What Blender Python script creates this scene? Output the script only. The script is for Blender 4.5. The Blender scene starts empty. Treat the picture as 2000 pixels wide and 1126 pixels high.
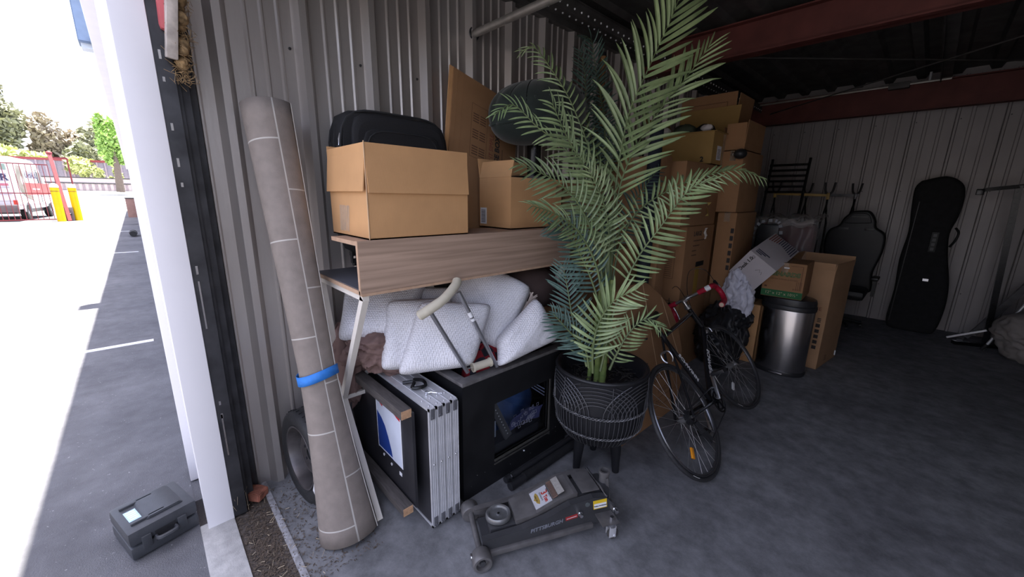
import bpy, bmesh, math, random
from mathutils import Vector as V, Matrix, Euler, noise
random.seed(7)
PI = math.pi
SC = bpy.context.scene
COL = SC.collection

# ---------------------------------------------------------------- camera, sky, sun, exposure
cd = bpy.data.cameras.new('camera'); cam = bpy.data.objects.new('camera', cd); COL.objects.link(cam)
cd.sensor_width = 36; cd.lens = 13.68; cd.clip_start = .02; cd.clip_end = 500
_r = ((0.68737265, 0.17605739, -0.70464362), (0.72614927, -0.14650009, 0.67174769), (0.0150358, -0.97341744, -0.2285441))
m = Matrix.Identity(4)
for i in range(3):
    m[i][0] = _r[i][0]; m[i][1] = -_r[i][1]; m[i][2] = -_r[i][2]
m[2][3] = 1.6
cam.matrix_world = m
SC.camera = cam
SUN_DIR = V((-.06, .136, .985)).normalized()
w = bpy.data.worlds.new('sky'); SC.world = w; w.use_nodes = True
nt = w.node_tree; bg = nt.nodes['Background']
sk = nt.nodes.new('ShaderNodeTexSky'); sk.sky_type = 'NISHITA'; sk.sun_disc = False
sk.sun_elevation = math.asin(SUN_DIR.z); sk.sun_rotation = math.atan2(SUN_DIR.x, SUN_DIR.y)
sk.air_density = 1.0; sk.dust_density = 2.5; sk.ozone_density = 1.0
hz = nt.nodes.new('ShaderNodeMix'); hz.data_type = 'RGBA'; hz.inputs[0].default_value = .5; hz.inputs[7].default_value = (2.35, 2.1, 2.4, 1)   # thin bright haze over the whole sky
nt.links.new(sk.outputs[0], hz.inputs[6]); nt.links.new(hz.outputs[2], bg.inputs[0]); bg.inputs[1].default_value = .34
sl = bpy.data.lights.new('sun', 'SUN'); sl.energy = 11; sl.angle = math.radians(.6); sl.color = (1, .95, .87)
so = bpy.data.objects.new('sun', sl); COL.objects.link(so)
so.rotation_euler = SUN_DIR.to_track_quat('Z', 'Y').to_euler(); so.location = (0, -4, 12)
vs = SC.view_settings
vs.view_transform = 'Standard'; vs.look = 'None'; vs.exposure = 1.4; vs.gamma = 1; vs.use_curve_mapping = False

# ---------------------------------------------------------------- materials
MATS = {}
def mat(name, c, rough=.6, metal=0, n=.12, ns=8, bump=0, bs=40, spec=.4, c2=None, stretch=None, trans=0, alpha=1, coat=0, emit=None):
    if name in MATS: return MATS[name]
    a = bpy.data.materials.new(name); a.use_nodes = True; t = a.node_tree; N = t.nodes; L = t.links
    b = N['Principled BSDF']; b.inputs['Roughness'].default_value = rough; b.inputs['Metallic'].default_value = metal
    b.inputs['Specular IOR Level'].default_value = spec
    b.inputs['Transmission Weight'].default_value = trans; b.inputs['Alpha'].default_value = alpha; b.inputs['Coat Weight'].default_value = coat
    tc = N.new('ShaderNodeTexCoord'); mp = N.new('ShaderNodeMapping'); L.new(tc.outputs['Object'], mp.inputs[0])
    if stretch: mp.inputs['Scale'].default_value = stretch
    no = N.new('ShaderNodeTexNoise'); no.inputs['Scale'].default_value = ns; no.inputs['Detail'].default_value = 5; L.new(mp.outputs[0], no.inputs[0])
    mr = N.new('ShaderNodeMapRange'); mr.inputs[1].default_value = .3; mr.inputs[2].default_value = .7; L.new(no.outputs[0], mr.inputs[0])
    mx = N.new('ShaderNodeMix'); mx.data_type = 'RGBA'; L.new(mr.outputs[0], mx.inputs[0])
    lo = c2 or tuple(x * (1 - n) for x in c); hi = c if c2 else tuple(min(1, x * (1 + n)) for x in c)
    mx.inputs[6].default_value = (*lo, 1); mx.inputs[7].default_value = (*hi, 1)
    L.new(mx.outputs[2], b.inputs['Base Color'])
    if bump:
        n2 = N.new('ShaderNodeTexNoise'); n2.inputs['Scale'].default_value = bs; n2.inputs['Detail'].default_value = 4; L.new(mp.outputs[0], n2.inputs[0])
        bp = N.new('ShaderNodeBump'); bp.inputs['Strength'].default_value = bump; bp.inputs['Distance'].default_value = .01
        L.new(n2.outputs[0], bp.inputs['Height']); L.new(bp.outputs[0], b.inputs['Normal'])
    a['mix'] = mx.name
    MATS[name] = a; return a

def wave_mat(name, c, rough, scale, strength, direction='Z', n=.08, kind='BANDS', ns=6):
    a = mat(name, c, rough, n=n, ns=ns); t = a.node_tree; N = t.nodes; L = t.links
    tc = N.new('ShaderNodeTexCoord'); wv = N.new('ShaderNodeTexWave'); wv.bands_direction = direction
    wv.inputs['Scale'].default_value = scale; wv.inputs['Distortion'].default_value = .3
    L.new(tc.outputs['Object'], wv.inputs[0])
    bp = N.new('ShaderNodeBump'); bp.inputs['Strength'].default_value = strength; bp.inputs['Distance'].default_value = .004
    L.new(wv.outputs[1], bp.inputs['Height']); L.new(bp.outputs[0], N['Principled BSDF'].inputs['Normal'])
    return a

def mesh_fabric(name, c):
    a = mat(name, c, .85, n=.05, ns=5); t = a.node_tree; N = t.nodes; L = t.links
    tc = N.new('ShaderNodeTexCoord'); vo = N.new('ShaderNodeTexVoronoi'); vo.inputs['Scale'].default_value = 105; vo.inputs['Randomness'].default_value = .25
    L.new(tc.outputs['Object'], vo.inputs['Vector'])
    bp = N.new('ShaderNodeBump'); bp.inputs['Strength'].default_value = .9; bp.inputs['Distance'].default_value = .004; bp.invert = True
    L.new(vo.outputs[0], bp.inputs['Height']); L.new(bp.outputs[0], N['Principled BSDF'].inputs['Normal'])
    mx = N.new('ShaderNodeMix'); mx.data_type = 'RGBA'; mx.blend_type = 'MULTIPLY'
    rr = N.new('ShaderNodeMapRange'); rr.inputs[1].default_value = .35; rr.inputs[2].default_value = .75; rr.inputs[3].default_value = 1; rr.inputs[4].default_value = .72
    L.new(vo.outputs[0], rr.inputs[0]); mx.inputs[0].default_value = 1
    src = N[a['mix']]; L.new(src.outputs[2], mx.inputs[6]); L.new(rr.outputs[0], mx.inputs[7]); L.new(mx.outputs[2], N['Principled BSDF'].inputs['Base Color'])
    return a

def concrete(name, c, c2, rough, stain=.5, scale=1.2, speck=0, bump=.15):
    a = mat(name, c, rough, c2=c2, ns=scale, bump=bump, bs=160, spec=.3); t = a.node_tree; N = t.nodes; L = t.links
    tc = N.new('ShaderNodeTexCoord'); n2 = N.new('ShaderNodeTexNoise'); n2.inputs['Scale'].default_value = scale * 7; n2.inputs['Detail'].default_value = 9
    n2.inputs['Roughness'].default_value = .7; L.new(tc.outputs['Object'], n2.inputs[0])
    r = N.new('ShaderNodeMapRange'); r.inputs[1].default_value = .35; r.inputs[2].default_value = .65; r.inputs[3].default_value = 1 - stain * .45; r.inputs[4].default_value = 1 + stain * .3
    L.new(n2.outputs[0], r.inputs[0])
    mx = N.new('ShaderNodeMix'); mx.data_type = 'RGBA'; mx.blend_type = 'MULTIPLY'; mx.inputs[0].default_value = 1
    L.new(N[a['mix']].outputs[2], mx.inputs[6]); L.new(r.outputs[0], mx.inputs[7])
    out = mx.outputs[2]
    if speck:
        n3 = N.new('ShaderNodeTexNoise'); n3.inputs['Scale'].default_value = 60; n3.inputs['Detail'].default_value = 2; L.new(tc.outputs['Object'], n3.inputs[0])
        r3 = N.new('ShaderNodeMapRange'); r3.inputs[1].default_value = .70; r3.inputs[2].default_value = .76; r3.inputs[3].default_value = 0; r3.inputs[4].default_value = speck
        L.new(n3.outputs[0], r3.inputs[0])
        m3 = N.new('ShaderNodeMix'); m3.data_type = 'RGBA'; L.new(r3.outputs[0], m3.inputs[0]); L.new(out, m3.inputs[6]); m3.inputs[7].default_value = (.5, .5, .5, 1); out = m3.outputs[2]
    L.new(out, N['Principled BSDF'].inputs['Base Color'])
    return a

def wood_mat(name, c, c2, rough=.5, axis='Y', scale=3):
    a = mat(name, c, rough, c2=c2, ns=1, spec=.3); t = a.node_tree; N = t.nodes; L = t.links
    no = [n for n in N if n.type == 'TEX_NOISE'][0]; mp = [n for n in N if n.type == 'MAPPING'][0]
    s = {'X': (scale * .6, scale * 22, scale * 22), 'Y': (scale * 22, scale * .6, scale * 22), 'Z': (scale * 22, scale * 22, scale * .6)}[axis]
    mp.inputs['Scale'].default_value = s; no.inputs['Detail'].default_value = 8; no.inputs['Distortion'].default_value = .6
    return a

galv = mat('galvanized_steel', (.60, .565, .54), .40, .72, c2=(.42, .38, .355), ns=2.2, bump=.05, bs=60, stretch=(1, 1, .35))
backp = mat('painted_back_panel', (.33, .305, .30), .42, .1, n=.10, ns=4, bump=.08, bs=30, stretch=(1, 1, .5))
roofm = mat('weathered_roof_steel', (.10, .095, .09), .6, .4, n=.35, ns=5)
redsteel = mat('red_primer_steel', (.13, .035, .028), .6, 0, n=.2, ns=6)
whitep = mat('white_painted_trim', (.80, .78, .80), .5, 0, n=.03, ns=3)
blackrub = mat('black_rubber', (.02, .02, .021), .6, 0, n=.2, ns=20, bump=.2, bs=90)
blackpl = mat('black_plastic', (.022, .022, .024), .38, 0, n=.15, ns=15)
blackmetal = mat('black_gloss_metal', (.012, .012, .013), .22, .2, n=.1)
chrome = mat('chrome', (.75, .75, .76), .18, 1, n=.05)
alum = mat('brushed_aluminium', (.78, .78, .80), .42, .55, n=.08, ns=12)
darktrack = mat('dark_track_steel', (.06, .06, .065), .35, .6, n=.35, ns=9)
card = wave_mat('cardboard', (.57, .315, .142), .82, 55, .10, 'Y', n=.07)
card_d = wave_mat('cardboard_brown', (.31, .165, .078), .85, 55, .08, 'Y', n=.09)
card_y = wave_mat('cardboard_yellow', (.34, .21, .07), .85, 55, .08, 'X', n=.08)
cardedge = mat('cardboard_edge', (.55, .37, .22), .9)
ink = mat('black_print', (.035, .03, .028), .8)
inkbrown = mat('brown_print', (.12, .06, .035), .85)
tapem = mat('clear_packing_tape', (.66, .56, .44), .12, 0, n=.1, ns=30, bump=.3, bs=30, alpha=.22)
whiteink = mat('white_print', (.8, .8, .8), .6)
labelw = mat('white_label', (.78, .78, .80), .6, n=.05)
asphalt = concrete('asphalt', (.155, .155, .165), (.10, .10, .11), .9, .4, .8, .35, .5)
slabm = concrete('grey_concrete_slab', (.235, .235, .24), (.15, .15, .155), .72, .75, 1.3, .12, .1)
sillm = concrete('pale_concrete_sill', (.50, .49, .47), (.38, .37, .36), .8, .4, 3, 0, .2)

# ---------------------------------------------------------------- mesh helpers
class B:
    def __init__(s): s.b = bmesh.new(); s.uv = None
    def face(s, pts, mi=0):
        vs_ = [s.b.verts.new(p) for p in pts]; f = s.b.faces.new(vs_); f.material_index = mi; return s
    def box(s, x0, x1, y0, y1, z0, z1, mi=0, M=None, bev=0):
        P = [V((x, y, z)) for z in (z0, z1) for y in (y0, y1) for x in (x0, x1)]
        if M is not None: P = [M @ p for p in P]
        vs_ = [s.b.verts.new(p) for p in P]; fs = []
        for q in ((0, 2, 3, 1), (4, 5, 7, 6), (0, 1, 5, 4), (2, 6, 7, 3), (0, 4, 6, 2), (1, 3, 7, 5)):
            f = s.b.faces.new([vs_[i] for i in q]); f.material_index = mi; fs.append(f)
        if bev:
            es = list({e for f in fs for e in f.edges})
            bmesh.ops.bevel(s.b, geom=es, offset=bev, segments=2, profile=.6, affect='EDGES', clamp_overlap=True)
        return s
    def bar(s, p0, p1, wdt, hgt, up=(0, 0, 1), bev=0, mi=0):
        p0 = V(p0); p1 = V(p1); d = p1 - p0; L = d.length; d.normalize(); u = V(up)
        if abs(d.dot(u)) > .99: u = V((1, 0, 0))
        x = d.cross(u).normalized(); u = x.cross(d).normalized()
        M = Matrix((( x.x, d.x, u.x, p0.x), (x.y, d.y, u.y, p0.y), (x.z, d.z, u.z, p0.z), (0, 0, 0, 1)))
        return s.box(-wdt / 2, wdt / 2, 0, L, -hgt / 2, hgt / 2, mi, M, bev)
    def tube(s, pts, r, n=8, caps=True, mi=0, closed=False):
        pts = [V(p) for p in pts]; k = len(pts)
        rs = r if isinstance(r, (list, tuple)) else [r] * k
        rings = []; prev = None
        for i, p in enumerate(pts):
            if closed: t = (pts[(i + 1) % k] - pts[i - 1])
            else: t = (pts[min(i + 1, k - 1)] - pts[max(i - 1, 0)])
            t.normalize()
            if prev is None:
                a = V((0, 0, 1)) if abs(t.z) < .9 else V((1, 0, 0))
                u = t.cross(a).normalized()
            else:
                u = (prev - t * prev.dot(t)).normalized()
            prev = u; v = t.cross(u)
            rings.append([s.b.verts.new(p + (u * math.cos(2 * PI * j / n) + v * math.sin(2 * PI * j / n)) * rs[i]) for j in range(n)])
        for i in range(k if closed else k - 1):
            A = rings[i]; C = rings[(i + 1) % k]
            for j in range(n):
                f = s.b.faces.new((A[j], A[(j + 1) % n], C[(j + 1) % n], C[j])); f.material_index = mi
        if caps and not closed:
            f = s.b.faces.new(rings[0][::-1]); f.material_index = mi
            f = s.b.faces.new(rings[-1]); f.material_index = mi
        return s
    def cyl(s, p0, p1, r0, r1=None, n=16, mi=0, caps=True):
        return s.tube([p0, p1], [r0, r0 if r1 is None else r1], n, caps, mi)
    def lathe(s, prof, n=24, c=(0, 0, 0), M=None, mi=0, ax=1, a0=0, a1=2 * PI):
        full = abs(a1 - a0 - 2 * PI) < 1e-6; k = n if full else n + 1; rings = []
        for (r, z) in prof:
            ring = []
            for j in range(k):
                a = a0 + (a1 - a0) * j / n
                p = V((r * math.cos(a) * ax, r * math.sin(a), z))
                if M is not None: p = M @ p
                ring.append(s.b.verts.new(p + V(c)))
            rings.append(ring)
        for A, C in zip(rings, rings[1:]):
            for j in range(n):
                q = (A[j], A[(j + 1) % k], C[(j + 1) % k], C[j])
                f = s.b.faces.new(q); f.material_index = mi
        return s
    def grid(s, fn, nu, nv, mi=0, uv=None, cu=False):
        g = [[s.b.verts.new(fn(i / nu, j / nv)) for j in range(nv + 1)] for i in range(nu if cu else nu + 1)]
        if uv and s.uv is None: s.uv = s.b.loops.layers.uv.new('UVMap')
        for i in range(nu):
            for j in range(nv):
                i2 = (i + 1) % len(g)
                f = s.b.faces.new((g[i][j], g[i2][j], g[i2][j + 1], g[i][j + 1])); f.material_index = mi
                if uv:
                    for l, (a, b_) in zip(f.loops, ((i, j), (i + 1, j), (i + 1, j + 1), (i, j + 1))): l[s.uv].uv = (a / nu * uv[0], b_ / nv * uv[1])
        return s
    def prism(s, poly, d, M=None, mi=0, bev=0):
        """poly: 2-D outline (x,z), extruded along y by d (centred)"""
        M = M or Matrix.Identity(4)
        A = [s.b.verts.new(M @ V((x, -d / 2, z))) for x, z in poly]; C = [s.b.verts.new(M @ V((x, d / 2, z))) for x, z in poly]
        k = len(poly); fs = [s.b.faces.new(A), s.b.faces.new(C[::-1])]
        for i in range(k): fs.append(s.b.faces.new((A[i], C[i], C[(i + 1) % k], A[(i + 1) % k])))
        for f in fs: f.material_index = mi
        if bev: bmesh.ops.bevel(s.b, geom=list({e for f in fs for e in f.edges}), offset=bev, segments=2, affect='EDGES', clamp_overlap=True)
        return s
    def ball(s, c, r, n=12, sc=(1, 1, 1), mi=0):
        ret = bmesh.ops.create_uvsphere(s.b, u_segments=n, v_segments=max(6, n // 2 + 2), radius=1)
        for v in ret['verts']: v.co = V((v.co.x * r * sc[0], v.co.y * r * sc[1], v.co.z * r * sc[2])) + V(c)
        for f in {f for v in ret['verts'] for f in v.link_faces}: f.material_index = mi
        return s

def smooth(me, ang=40):
    me.polygons.foreach_set('use_smooth', [True] * len(me.polygons)); me.set_sharp_from_angle(angle=math.radians(ang))
def ob(name, b, mats, parent=None, label=None, kind=None, ang=40):
    me = bpy.data.meshes.new(name)
    bmesh.ops.recalc_face_normals(b.b, faces=b.b.faces)
    o = bpy.data.objects.new(name, me); COL.objects.link(o)
    org = None
    if parent is not None:
        o.parent = parent; r = parent
        while r.parent: r = r.parent
        org = r.location.copy()
    else:
        cs = [v.co for v in b.b.verts]
        mn = V((min(c.x for c in cs), min(c.y for c in cs), min(c.z for c in cs))); mx = V((max(c.x for c in cs), max(c.y for c in cs), max(c.z for c in cs)))
        org = V(((mn.x + mx.x) / 2, (mn.y + mx.y) / 2, mn.z)); o.location = org
    bmesh.ops.translate(b.b, verts=b.b.verts, vec=-org)
    b.b.to_mesh(me); b.b.free()
    smooth(me, ang)
    for q in (mats if isinstance(mats, (list, tuple)) else [mats]): me.materials.append(q)
    if label: o['label'] = label
    if kind: o['kind'] = kind
    return o
def thing(name, label, cat, loc=(0, 0, 0), group=None):
    o = bpy.data.objects.new(name, None); COL.objects.link(o); o.location = loc; o.empty_display_size = .1
    o['label'] = label; o['category'] = cat
    if group: o['group'] = group
    return o
def tag(o, label, cat, group=None):
    o['label'] = label; o['category'] = cat
    if group: o['group'] = group
    return o
def piece(name, me_src, parent, loc, rot=None, scale=None):
    """another object sharing the mesh of me_src"""
    o = bpy.data.objects.new(name, me_src.data); COL.objects.link(o); o.parent = parent; o.location = loc
    if rot is not None: o.rotation_euler = rot
    if scale is not None: o.scale = scale
    return o
def frame(right, up, origin):
    r = V(right).normalized(); u = V(up); u = (u - r * u.dot(r)).normalized(); n = r.cross(u)
    return Matrix(((r.x, u.x, n.x, origin[0]), (r.y, u.y, n.y, origin[1]), (r.z, u.z, n.z, origin[2]), (0, 0, 0, 1)))
def text(s, size, m_, parent, F, name='lettering', ext=.0006, sx=1, bold=.0, shear=0, align='CENTER'):
    cu = bpy.data.curves.new('t', 'FONT'); cu.body = s; cu.size = size; cu.align_x = align; cu.align_y = 'CENTER'; cu.extrude = ext; cu.offset = bold; cu.shear = shear; cu.resolution_u = 2
    t = bpy.data.objects.new('t', cu); COL.objects.link(t)
    dg = bpy.context.evaluated_depsgraph_get(); me = bpy.data.meshes.new_from_object(t.evaluated_get(dg))
    bpy.data.objects.remove(t); bpy.data.curves.remove(cu)
    b = B(); b.b.from_mesh(me); bpy.data.meshes.remove(me)
    for v in b.b.verts: v.co = F @ V((v.co.x * sx, v.co.y, v.co.z))
    return ob(name, b, m_, parent, kind='stuff' if name == 'lettering' and len(s) > 60 else None)
def stripes(rects, m_, parent, F, name='printed_lines', t=.0006):
    """flat print: rectangles (x0,x1,y0,y1) on plane F"""
    b = B()
    for x0, x1, y0, y1 in rects: b.box(x0, x1, y0, y1, 0, t, 0, F)
    return ob(name, b, m_, parent, kind='stuff')
def catmull(P, n):
    P = [V(p) for p in P]; out = []
    for i in range(len(P) - 1):
        p0 = P[max(i - 1, 0)]; p1 = P[i]; p2 = P[i + 1]; p3 = P[min(i + 2, len(P) - 1)]
        for k in range(n):
            t = k / n
            out.append(.5 * ((2 * p1) + (p2 - p0) * t + (2 * p0 - 5 * p1 + 4 * p2 - p3) * t * t + (3 * p1 - p0 - 3 * p2 + p3) * t ** 3))
    out.append(P[-1]); return out
def arc(c, r, a0, a1, n, u, v):
    c = V(c); u = V(u); v = V(v)
    return [c + (u * math.cos(a0 + (a1 - a0) * i / n) + v * math.sin(a0 + (a1 - a0) * i / n)) * r for i in range(n + 1)]

# ================================================================ THE SETTING
XL, XR, YB, ZC = -2.33, 1.35, 7.38, 3.12
ob('floor', B().box(XL - .1, XR + .1, .30, YB + .1, -.15, 0), slabm, kind='structure')
# sunken gap with dirt between kerb edge and sill, pale door sill, paving outside
ob('floor_threshold', B().box(XL - .1, XR + .1, .13, .31, -.15, -.012), mat('dirt', (.085, .07, .06), .95, n=.5, ns=30, bump=1, bs=50), kind='structure')
ob('trim_1', B().box(XL - .1, XR + .1, .285, .312, -.1, .006, bev=.004), mat('worn_white_kerb_paint', (.42, .42, .44), .8, c2=(.2, .19, .19), ns=40), kind='structure')
ob('trim_2', B().box(-2.20, XR + .1, .0, .135, -.15, .0, bev=.006), sillm, kind='structure')
# paving: flat out to x=-45, then the drive ramps up behind the gate
g = B()
g.box(-46, 14, -14, 0.0, -.2, -.006)
g.box(-46, XL - .1, -.001, .4, -.2, -.008)
g.box(-46, 14, -60, -14, -.2, -.006)
ob('pavement', g, asphalt, kind='structure')
g = B()
for y0, y1 in ((-60, 6),):
    g.face([V((-46, y0, -.006)), V((-46, y1, -.006)), V((-64, y1, 1.55)), V((-64, y0, 1.55))])
    g.face([V((-64, y0, 1.55)), V((-64, y1, 1.55)), V((-120, y1, 1.9)), V((-120, y0, 1.9))])
ob('pavement_ramp', g, mat('pale_pavement', (.34, .34, .33), .9, n=.1, ns=1), kind='structure')
for i, (xa, ya, xb, yb) in enumerate([(-5.52, -1.9, -5.68, -.07), (-14.4, -2.6, -14.7, -.12), (-22.5, -2.6, -22.6, -.12)]):
    ob('line_marking', B().box(xb - .04, xb + .04, ya, yb, -.006, .0), mat('white_road_paint', (.75, .75, .75), .8), kind='structure')

# ---- left wall: ribbed steel panels, each three ribs wide
PR = .355
def wall_x(y):
    """room-side relief of the ribbed sheet at y"""
    t = (y - .69) % PR
    for a, b_, c_, d_, h in ((.0, .026, .058, .086, .046), (.145, .153, .160, .168, .009), (.215, .223, .230, .238, .009), (.285, .293, .300, .308, .009)):
        if a <= t <= d_:
            return h * min(1, (t - a) / (b_ - a)) if t < b_ else (h if t <= c_ else h * (d_ - t) / (d_ - c_))
    return 0
wl = ob('wall_left', B().box(XL - .06, XL - .012, .15, YB + .1, -.1, 3.2), galv, kind='structure')
def ribbed(y0, y1, z0, z1, x, sgn=1):
    ks = [.0, .026, .058, .086, .145, .153, .160, .168, .215, .223, .230, .238, .285, .293, .300, .308]
    ys = sorted({y0, y1} | {.69 + PR * k + d for k in range(-3, 22) for d in ks if y0 < .69 + PR * k + d < y1})
    b = B()
    row = lambda z, o_: [b.b.verts.new((x + sgn * (wall_x(y) + o_), y, z)) for y in ys]
    A, C, D, E_ = row(z0, 0), row(z1, 0), row(z0, -.004), row(z1, -.004)
    for i in range(len(ys) - 1):
        b.b.faces.new((A[i], A[i + 1], C[i + 1], C[i])); b.b.faces.new((D[i], D[i + 1], E_[i + 1], E_[i]))
        b.b.faces.new((C[i], C[i + 1], E_[i + 1], E_[i]))
    return b
y = .27; k = 0
while y < YB:
    y1 = min(.69 + PR * (3 * k + 1) + .03, YB + .05) if k or True else 0
    ob('wall_panel', ribbed(y, y1, .0, 3.1, XL + (.0015 if k % 2 else 0)), galv, wl, ang=20)
    y = y1; k += 1
# screws on rib pans
b = B()
for k in range(0, 19):
    for z in (.25, 1.28, 2.3):
        b.cyl((XL + .001, .69 + PR * k - .02, z), (XL + .009, .69 + PR * k - .02, z), .008, .006, 6)
ob('screw', b, darktrack, wl, kind='stuff')
# steel stiffener post with slots, behind the desk
# ---- back wall: painted flat panels with seams
wb = ob('wall_back', B().box(XL - .1, XR + .1, YB + .03, YB + .1, -.1, 3.2), backp, kind='structure')
xs = [-2.33, -1.93, -1.541, -1.145, -.757, -.372, .006, .39, .77, 1.15, 1.36]
for i in range(len(xs) - 1):
    a, c = xs[i], xs[i + 1]; b = B()
    P = [(a, YB), (a + .01, YB - .018), (a + .028, YB - .018), (a + .036, YB), (a + .12, YB), (a + .128, YB - .005), (a + .15, YB - .005), (a + .158, YB),
         (a + .25, YB), (a + .258, YB - .005), (a + .28, YB - .005), (a + .288, YB), (c - .002, YB)]
    P = [q for q in P if q[0] <= c]
    lo = [b.b.verts.new((x, yy, 0)) for x, yy in P]; hi = [b.b.verts.new((x, yy, 3.1)) for x, yy in P]
    for j in range(len(P) - 1): b.b.faces.new((lo[j], lo[j + 1], hi[j + 1], hi[j]))
    e = b.b.faces.new([b.b.verts.new(q) for q in ((a, YB + .02, 0), (c, YB + .02, 0), (c, YB + .02, 3.1), (a, YB + .02, 3.1))])
    ob('wall_panel', b, backp, wb, ang=15)
b = B()
for x in xs:
    for z in (.5, 1.75, 2.6): b.cyl((x + .05, YB - .008, z), (x + .05, YB + .001, z), .007, n=6)
ob('screw', b, darktrack, wb, kind='stuff')
wr = ob('wall_right', B().box(XR + .02, XR + .08, .15, YB + .1, -.1, 3.2), galv, kind='structure')
y = .15; k = 0
while y < YB:
    y1 = min(y + 1.065, YB + .05)
    b = ribbed(y, y1, 0, 3.1, XR + .018, -1)
    ob('wall_panel', b, galv, wr, ang=20); y = y1
# ---- ceiling deck
cl = ob('ceiling', B().box(XL - .1, XR + .1, -.12, YB + .3, ZC + .06, ZC + .14), roofm, kind='structure')
x = XL; i = 0
while x < XR:
    b = B(); c = min(x + .30, XR + .05)
    P = [(x, ZC + .05), (x + .10, ZC + .05), (x + .125, ZC), (x + .20, ZC), (x + .225, ZC + .05), (c, ZC + .05)]
    lo = [b.b.verts.new((xx, .12, zz)) for xx, zz in P]; hi = [b.b.verts.new((xx, YB + .05, zz)) for xx, zz in P]
    for j in range(len(P) - 1): b.b.faces.new((lo[j], lo[j + 1], hi[j + 1], hi[j]))
    ob('roof_panel', b, roofm, cl, ang=20); x += .30
# perforated eave channel along the top of the left wall, with bolt heads
t = ob('trim_3', B().box(XL, XL + .30, 1.95, YB, 2.985, 3.0).box(XL + .29, XL + .30, 1.95, YB, 2.90, 2.99).box(XL, XL + .05, 1.95, YB, 2.94, 2.985), roofm, kind='structure')
b = B()
for k in range(64):
    b.ball((XL + .302, 2.02 + k * .083, 2.93), .008, 6); b.ball((XL + .12, 2.02 + k * .083, 2.982), .008, 6)
ob('bolt_head', b, alum, t, kind='stuff')
# red primed I-beams and the purlin, with lips
def ibeam(name, y, z0, z1, x0, x1):
    b = B().box(x0, x1, y, y + .012, z0, z1).box(x0, x1, y - .06, y + .07, z0, z0 + .012).box(x0, x1, y - .06, y + .07, z1 - .012, z1)
    return ob(name, b, redsteel, kind='structure')
ibeam('trim_4', 4.07, 2.83, 3.10, XL, XR); ibeam('trim_5', 7.10, 2.70, 3.02, XL, XR)
ob('trim_6', B().box(-.19, -.10, 4.15, 7.05, 3.03, 3.10).box(-.19, -.18, 4.15, 7.05, 2.98, 3.04), roofm, kind='structure')
ob('trim_7', B().box(.85, .94, 4.15, 7.05, 3.03, 3.10), roofm, kind='structure')
for p, q, rr in (((-1.6, 4.1, 2.88), (.9, 7.08, 2.98), .007), ((1.2, 4.1, 2.82), (-1.9, 7.08, 2.86), .007)):
    tag(ob('brace_rod', B().cyl(p, q, rr, n=6), roofm), 'thin dark tie rod crossing %s under the ceiling deck' % ('from front left to back right' if p[0] < 0 else 'from front right to back left'), 'rod')
cn = thing('conduit', 'pale conduit pipe running along the top of the rear red beam', 'pipe', (-1.2, 7.0, 3.0))
ob('pipe', B().cyl((-2.3, 7.0, 2.985), (-.62, 7.0, 3.0), .013, n=8).cyl((-.45, 7.0, 3.0), (-.10, 7.0, 3.0), .013, n=8), mat('pale_conduit', (.6, .57, .5), .35, .6), cn)
ob('junction_box', B().box(-.63, -.44, 6.97, 7.05, 2.96, 3.03, bev=.006), roofm, cn); ob('stub', B().cyl((-.28, 7.0, 3.0), (-.28, 7.0, 3.1), .012, n=8), alum, cn)
# galvanised pipe across the front of the unit, into a round hole in the wall
pr = thing('overhead_pipe', 'galvanised overhead pipe entering a round hole in the left wall', 'pipe', (-1.2, 1.8, 2.65))
ob('pipe', B().cyl((XL + .03, 1.80, 2.65), (XR, 1.86, 2.66), .024, n=16), mat('galvanised_pipe', (.42, .40, .37), .4, .7, n=.15, ns=20), pr)
ob('sleeve', B().tube(arc((XL + .04, 1.8, 2.65), .036, 0, 2 * PI, 20, (0, 1, 0), (0, 0, 1))[:-1], .006, 6, closed=True), darktrack, pr)
ob('hole', B().cyl((XL + .037, 1.8, 2.65), (XL + .04, 1.8, 2.65), .034, n=20), mat('hole_dark', (.004, .004, .004), .9), pr)

# ---- front: white pilaster, door guide, outer wall
ob('trim_8', B().box(-2.30, -2.15, .03, .135, -.01, 3.15, bev=.004), whitep, kind='structure')
fw = ob('wall_front', B().box(-46, -2.30, .06, .16, .0, 3.5).box(-2.30, XR + .6, .06, .14, 2.72, 3.5).box(XR - .02, 6, .06, .16, 0, 3.5), mat('white_painted_wall', (.72, .71, .72), .6, n=.05), kind='structure')
dw = mat('white_door_sheet', (.74, .73, .75), .5, n=.04)
for k in range(14):
    x1 = -2.62 - k * 3.15
    b = B().box(x1 - .20, x1, .0, .07, 0, 3.2, bev=.004)
    ob('pilaster', b, whitep, fw)
    d = B()
    n_ = 20 if k < 5 else 6
    for j in range(n_):
        z = 2.7 * j / n_; d.box(x1 - 2.95, x1 - .2, .03, .058, z, z + 2.7 / n_ - .012)
    o = ob('roller_door', d, dw, fw); o['kind'] = 'stuff'
ob('trim_9', B().box(-46, 6, -.10, .12, 3.36, 3.52, bev=.01), whitep, kind='structure')   # eave gutter that shades the apron
ob('roof_slab', B().box(-46, 6, -.10, 8.2, 3.5, 3.56), roofm, kind='structure')
ob('wall_unseen_blocker', B().box(-55, 14, -13.5, -13, 0, 4.2), mat('unseen_blocker_wall', (.42, .38, .34), .85, n=.1), kind='structure')   # unseen storage row across the drive, added to block low sky light
ob('wall_side', B().box(-46, XL - .12, 7.5, 7.6, 0, 3.5).box(XR + .12, 6, 7.5, 7.6, 0, 3.5), roofm, kind='structure')
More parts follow.
